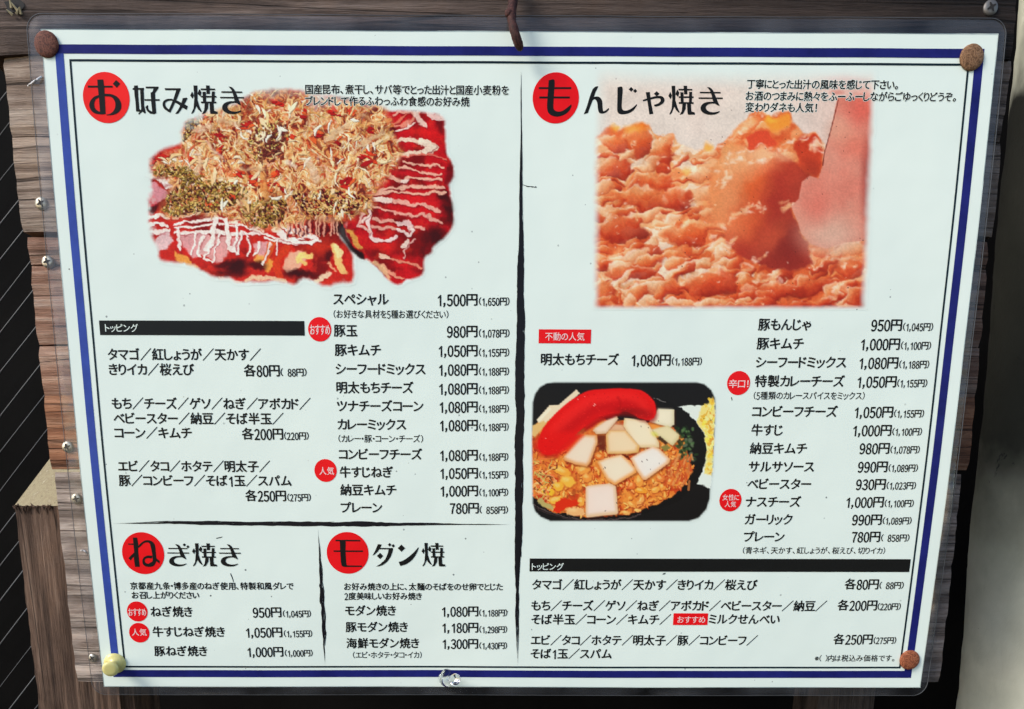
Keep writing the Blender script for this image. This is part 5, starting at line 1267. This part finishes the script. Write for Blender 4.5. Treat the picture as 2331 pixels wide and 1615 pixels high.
MI = [[(1122, 297), (1332, 297), (1330, 322), (1130, 322)], [(1277, 316), (1332, 310), (1281, 440), (1197, 616), (1163, 604), (1186, 560), (1235, 450)], smooth_path([(1188, 612), (1122, 572), (1096, 520), (1108, 466), (1155, 438), (1216, 435)]) + smooth_path([(1226, 459), (1166, 463), (1135, 486), (1132, 520), (1150, 550), (1182, 577)]), [(1208, 435), (1290, 460), (1426, 530), (1412, 581), (1370, 560), (1290, 500), (1215, 459)], smooth_path([(1360, 426), (1419, 424), (1400, 470), (1350, 560), (1300, 628)]) + [(1261, 633), (1300, 580), (1340, 500)]]
MO = [smooth_path([(225, 155), (286, 155), (282, 300), (275, 430), (286, 466), (320, 483), (370, 475), (420, 441), (461, 407)]) + smooth_path([(466, 424), (440, 475), (390, 515), (320, 536), (260, 526), (222, 495), (208, 440), (212, 340), (220, 240)]), [(122, 227), (462, 227), (462, 247), (122, 247)], [(127, 325), (447, 325), (447, 346), (127, 346)]]
NN = [smooth_path([(712, 222), (745, 219), (722, 270), (696, 340), (661, 430), (638, 496)]) + smooth_path([(594, 511), (625, 430), (655, 330), (685, 250)]), smooth_path([(668, 352), (710, 326), (757, 330), (786, 370), (791, 430), (797, 476), (822, 470), (855, 444)]) + smooth_path([(859, 459), (830, 490), (795, 503), (756, 495), (741, 450), (735, 390), (714, 356), (690, 362), (662, 400)])]
JI = [smooth_path([(947, 228), (999, 228), (995, 350), (992, 430), (1005, 466), (1045, 471), (1100, 446), (1151, 402)]) + smooth_path([(1151, 420), (1110, 475), (1050, 505), (985, 511), (950, 490), (944, 440), (946, 330)]), D(1090, 249, 25), D(1132, 266, 22)]
YA = [[(1243, 280), (1286, 277), (1301, 400), (1323, 505), (1281, 513), (1268, 420)], crescent([(1212, 360), (1290, 335), (1360, 319), (1420, 325), (1441, 365), (1415, 405), (1360, 429), (1332, 426)], [(1330, 412), (1375, 395), (1399, 370), (1390, 346), (1350, 345), (1280, 360), (1217, 376)]), D(1358, 296, 30, 27)]
NE = [[(250, 185), (326, 185), (346, 300), (346, 420), (373, 697), (290, 697), (270, 560), (275, 450), (262, 300)], [(169, 290), (262, 289), (264, 313), (169, 309)], [(174, 546), (215, 500), (282, 438), (302, 500), (240, 546), (216, 586)],
      crescent([(334, 372), (340, 340), (400, 275), (470, 235), (546, 235), (606, 268), (641, 340), (651, 450), (666, 552)], [(602, 622), (592, 500), (571, 380), (545, 291), (500, 270), (440, 286), (380, 346)]),
      crescent([(590, 502), (510, 499), (444, 530), (417, 590), (430, 652), (480, 690), (560, 697), (622, 672), (662, 600), (664, 545)], [(604, 545), (592, 600), (556, 622), (520, 640), (475, 625), (458, 590), (472, 560), (516, 545), (586, 552)]), [(648, 535), (722, 596), (716, 641), (655, 592)]]
MOK = [[(260, 224), (692, 227), (692, 253), (260, 249)], [(226, 409), (740, 411), (740, 437), (226, 435)], smooth_path([(334, 244), (432, 244), (436, 430), (450, 640), (465, 672)]) + [(722, 675), (722, 697), (450, 699)] + smooth_path([(400, 697), (362, 662), (346, 500)])]
DA = [[(1000, 299), (1067, 307), (1045, 360), (1000, 430), (935, 491), (906, 501), (950, 420), (980, 350)], [(1035, 365), (1263, 369), (1255, 393), (1030, 390)], smooth_path([(1190, 380), (1263, 371), (1232, 500), (1160, 610), (1060, 676), (968, 692)]) + smooth_path([(1050, 640), (1130, 560), (1176, 450)]), D(1038, 507, 55, 56), D(1205, 311, 31, 33), D(1268, 329, 30, 32)]
NK = [D(1412, 371, 66, 63), smooth_path([(1710, 351), (1712, 370), (1682, 450), (1610, 562), (1510, 642), (1395, 684)]) + smooth_path([(1361, 612), (1440, 586), (1540, 521), (1630, 441)])]
GI_DOTS = [D(1150, 312, 30, 28), D(1212, 346, 28, 28)]
def fit(G, box, src=None):
    A = np.array(sum([[tuple(p) for p in g] for g in G], [])); x0, y0 = A.min(0); x1, y1 = A.max(0)
    if src: x0, y0, x1, y1 = src
    return [[(box[0] + (p[0] - x0) / (x1 - x0) * (box[2] - box[0]), box[1] + (p[1] - y0) / (y1 - y0) * (box[3] - box[1])) for p in g] for g in G]
def heading(glyphs, ox, oy, k, mat, parent, name, h=H_INK):
    s = Shape()
    for g in glyphs:
        P = np.array([tuple(p) for p in g], float); x, z = sheet(ox + P[:, 0] / k, oy + P[:, 1] / k)
        s.flat(list(zip(x, z)), h)
    return s.build(name, mat, parent)
def head_badge(px, py, r, G, ox, oy, k, mat):
    s = Shape(); s.flat(ellipse(px, py, r * .001, 96), H_INK); o = s.build('heading_badge', mat, menu)
    heading(G, ox, oy, k, BLACK_M, o, 'badge_character', H_TOP)
head_badge(242, 222.9, 10.3, O_, 180, 150, 5.76, RED_TOP_M)
heading(KO + MI + YAKI + KI, 180, 150, 5.76, BLACK_M, menu, 'heading')
head_badge(1265.1, 223.8, 10.3, MO, 1200, 150, 4.608, RED_M)
heading(NN + JI + YA + fit(YAKI, (1480, 211, 1758, 517)) + fit(KI, (1797, 225, 2050, 516)), 1200, 150, 4.608, BLACK_M, menu, 'heading')
head_badge(326, 1259.9, 10.35, NE, 270, 1200, 7.68, RED_M)
heading(fit(KI, (852, 298, 1235, 690)) + GI_DOTS + fit(YAKI, (1283, 284, 1722, 692)) + fit(KI, (1756, 300, 2136, 692)), 270, 1200, 7.68, BLACK_M, menu, 'heading')
head_badge(791.5, 1259.2, 10.3, MOK, 730, 1200, 7.68, RED_M)
heading(DA + NK + fit(YAKI, (1762, 278, 2180, 692)), 730, 1200, 7.68, BLACK_M, menu, 'heading')

# brushed dividing strokes
def brush(name, P, widths, bristles, seed, mat=BRUSH_M):
    """a dry brush stroke: ragged bristle marks along the pixel path P"""
    r = random.Random(seed); s = Shape()
    px = np.array([p[0] for p in P], float); py = np.array([p[1] for p in P], float)
    X, Zz = sheet(px, py); L = np.concatenate([[0], np.cumsum(np.hypot(np.diff(X), np.diff(Zz)))]); T = L / L[-1]
    wd = lambda t: np.interp(t, T, widths) * .001
    for b in range(bristles):
        t0, t1 = (0, 1) if b == 0 else sorted((r.uniform(0, 1), r.uniform(0, 1)))
        if t1 - t0 < .06: t1 = min(1, t0 + .1)
        off = 0 if b == 0 else r.uniform(-.5, .5); n = max(8, int((t1 - t0) * L[-1] / .0022)); ph = r.uniform(0, 9)
        A = []; B = []
        for i in range(n + 1):
            q = i / n; t = t0 + (t1 - t0) * q
            x = np.interp(t, T, X); z = np.interp(t, T, Zz); t2 = min(1, t + .01); t3 = max(0, t - .01)
            dx = np.interp(t2, T, X) - np.interp(t3, T, X); dz = np.interp(t2, T, Zz) - np.interp(t3, T, Zz); d = math.hypot(dx, dz) + 1e-9
            nxv, nzv = -dz / d, dx / d
            w = wd(t); c = off * w + .12 * w * math.sin(t * 40 + ph)
            hw = (.17 if b == 0 else r.uniform(.05, .2)) * w * min(1, 6 * q + .1, 6 * (1 - q) + .1) + r.uniform(0, .04) * w
            A.append((x + nxv * (c - hw), z + nzv * (c - hw))); B.append((x + nxv * (c + hw), z + nzv * (c + hw)))
        s.quadstrip(A, B, 7e-5)
    return s.build(name, mat, menu)
brush('divider_stroke', [(1186, 165), (1187, 300), (1186, 420), (1186, 555), (1184, 800), (1183, 1000), (1181, 1180), (1180, 1300), (1180, 1420), (1178.6, 1515)], [.5, .8, 1.0, 1.9, 3.2, 3.0, 2.9, 2.7, 2.2, .5], 30, 1)
brush('divider_stroke', [(1188, 552), (1185, 700), (1184, 850), (1182, 1010), (1181, 1200), (1180, 1330)], [1.6, 2.8, 3.2, 2.9, 2.7, 2.1], 26, 5)
brush('divider_stroke', [(258, 1192.5), (330, 1191), (420, 1190), (520, 1192), (640, 1193), (760, 1193), (860, 1193), (935, 1193.5), (1040, 1194), (1160, 1194.5)], [.3, .7, 1.6, 1.5, 1.6, 2.0, 2.1, 1.2, .55, .35], 24, 2)
brush('divider_stroke', [(724, 1205), (727, 1250), (730, 1310), (734, 1380), (737, 1440), (740, 1512)], [.4, .7, 1.8, 2.0, 2.0, .4], 20, 3)
brush('divider_stroke', [(1188, 421), (1204, 425), (1222, 427)], [.8, .6, .9], 5, 4)
s = Shape()
for P, w in [([(492, 1226), (505, 1223)], .25), ([(524, 1306), (528, 1315), (531, 1325)], .3), ([(1508, 1307), (1514, 1306)], .35), ([(1664, 905), (1666, 912)], .25)]:
    X, Zz = sheet([p[0] for p in P], [p[1] for p in P]); w *= .001
    s.quadstrip([(a, b - w) for a, b in zip(X, Zz)], [(a + w, b + w) for a, b in zip(X, Zz)], 8e-5)
s.build('scratch_mark', LINE_M, menu)
bpy.data.objects.remove(fo); bpy.data.curves.remove(fc)

# ---------------------------------------------------------------- what holds the menu: tacks, pins, hook, thread
def rust(name, a, b, c):
    M = Mat(name, rough=.72, spec=.3); v = M.coord()
    q = M.ramp(M.noise(v, 620, 6, .7), [(.32, a), (.5, b), (.68, c)]); 
    w = M.ramp(M.noise(v, 1700, 4, .65), [(.42, (.35, .28, .25)), (.52, (1.1, 1.1, 1.1))])
    M.l(M.mix(.8, q.outputs['Color'], w.outputs['Color'], 'MULTIPLY'), M.b.inputs['Base Color']); M.bump(M.noise(v, 900, 5, .7), .6, .0004)
    return M.m
RUST_A = rust('rust_dark_red', (.055, .020, .014), (.145, .045, .028), (.22, .085, .05))
RUST_B = rust('rust_brown', (.09, .045, .02), (.24, .125, .06), (.30, .18, .10))
RUST_C = rust('rust_orange', (.17, .05, .022), (.32, .095, .04), (.40, .15, .07))
IRON_M = rust('hook_rust', (.018, .008, .007), (.055, .018, .014), (.11, .04, .03))
def tack(px, py, r, mat, label):
    x, z = sheet(px, py); y = -float(sag(x, z))
    V, F = lathe([(r * .96, -.0001), (r, .0004), (r * .98, .0008), (r * .88, .0012), (r * .6, .00155), (r * .25, .0017), (.0001, .00172)], 40)
    q = random.Random(px); V = [(a * (1 + q.uniform(-.012, .012)), b, c * (1 + q.uniform(-.012, .012))) for a, b, c in V]
    s = Shape(); s.raw(V, F); o = s.build('thumbtack', mat, None, True); o.location = (float(x), y - .0002, float(z))
    tag(o, label, 'thumbtack', 'rusty thumbtacks holding the menu')
tack(107.7, 102.8, .0053, RUST_A, 'dark red rusted thumbtack at the upper left corner of the menu')
tack(2210, 132.6, .0053, RUST_B, 'brown pitted thumbtack at the upper right corner of the menu')
tack(2069, 1502, .0051, RUST_C, 'bright orange rusted thumbtack at the lower right corner of the menu')

def push_pin(px, py, tip_px, tip_py, L, flange, knob, mat, label, name='push_pin', waist=.5):
    x, z = sheet(px, py); base = np.array([float(x), -float(sag(x, z)) - .0002, float(z)])
    tip = at(tip_px, tip_py, base[1] - L); ax = Vector(tip - base); Ln = ax.length
    prof_f = [(flange * .9, 0), (flange, .0006), (flange * .97, .0013), (flange * .7, .0019), (knob * waist, .0026), (knob * waist, .0030)]
    prof_k = [(knob * waist, .0031), (knob * .62, Ln * .55), (knob * .95, Ln * .82), (knob, Ln * .92), (knob * .9, Ln * .985), (knob * .55, Ln), (.0001, Ln)]
    o = thing(name, label, 'push pin', tuple(base), 'plastic push pins')
    o.rotation_euler = Vector((0, -1, 0)).rotation_difference(ax).to_euler()
    for nm, pr in (('flange', prof_f), ('grip', prof_k)):
        V, F = lathe(pr, 36); s = Shape(); s.raw(V, F); q = s.build(nm, mat, o, True)
M = Mat('cream_plastic', rough=.28, spec=.5); M.col((.70, .62, .24)); M.b.inputs['Subsurface Weight'].default_value = .25; M.b.inputs['Subsurface Radius'].default_value = (.004, .004, .002); M.b.inputs['Subsurface Scale'].default_value = .5
CREAM_M = M.m
M = Mat('clear_plastic', rough=.05, spec=.5); M.col((.97, .98, .98)); M.b.inputs['Transmission Weight'].default_value = 1; M.b.inputs['IOR'].default_value = 1.47
CLEAR_M = M.m
push_pin(263, 1509, 250, 1525, .0095, .0054, .0039, CREAM_M, 'yellowed cream plastic push pin at the lower left corner of the menu')
push_pin(1016, 1543, 1038, 1548, .0085, .0047, .0030, CLEAR_M, 'clear plastic push pin in the middle of the lower border')

# rusty hook reaching down over the top edge
p = lambda x, y, d: at(x, y, d)
path = [p(1163, -130, .001), p(1165, -60, -.002), p(1168, 0, -.0045), p(1164, 28, -.0065), p(1166, 52, -.0080), p(1172, 75, -.0088), p(1178, 94, -.0082), p(1183, 107, -.0068), p(1185.5, 113, -.0050)]
rr = [.0019, .0020, .0021, .0021, .0018, .0019, .0020, .0017, .0007]
pts = smooth_path(path, 5); rad = np.interp(np.linspace(0, len(path) - 1, len(pts)), range(len(path)), rr)
q = random.Random(4); rad = [v * (1 + q.uniform(-.06, .06)) for v in rad]
V, F = tube(pts, rad, 16); s = Shape(); s.raw(V, F)
b = p(1158, 30, -.0082); V, F = lathe([(.0016, -.001), (.0017, .0002), (.0012, .0009), (.0001, .0011)], 16); s.raw([(a + b[0], c + b[1], d + b[2]) for a, c, d in V], F)
tag(s.build('iron_hook', IRON_M, None, True), 'rusty dark red iron hook hanging over the top edge of the menu', 'hook')
M = Mat('nylon', rough=.3); M.col((.62, .60, .60)); NYLON_M = M.m
for P, lab in [([(64, 196, .001), (78, 186, -.002), (95, 175, -.001)], 'short pale nylon thread end beside the upper left of the menu'), ([(184, 1254, .001), (192, 1254, -.002), (200, 1261, -.001)], 'short pale curled thread end beside the lower left of the menu')]:
    V, F = tube(smooth_path([p(*v) for v in P], 5), [.00045] * 11, 8); s = Shape(); s.raw(V, F)
    tag(s.build('thread_end', NYLON_M, None, True), lab, 'thread', 'loose thread ends')
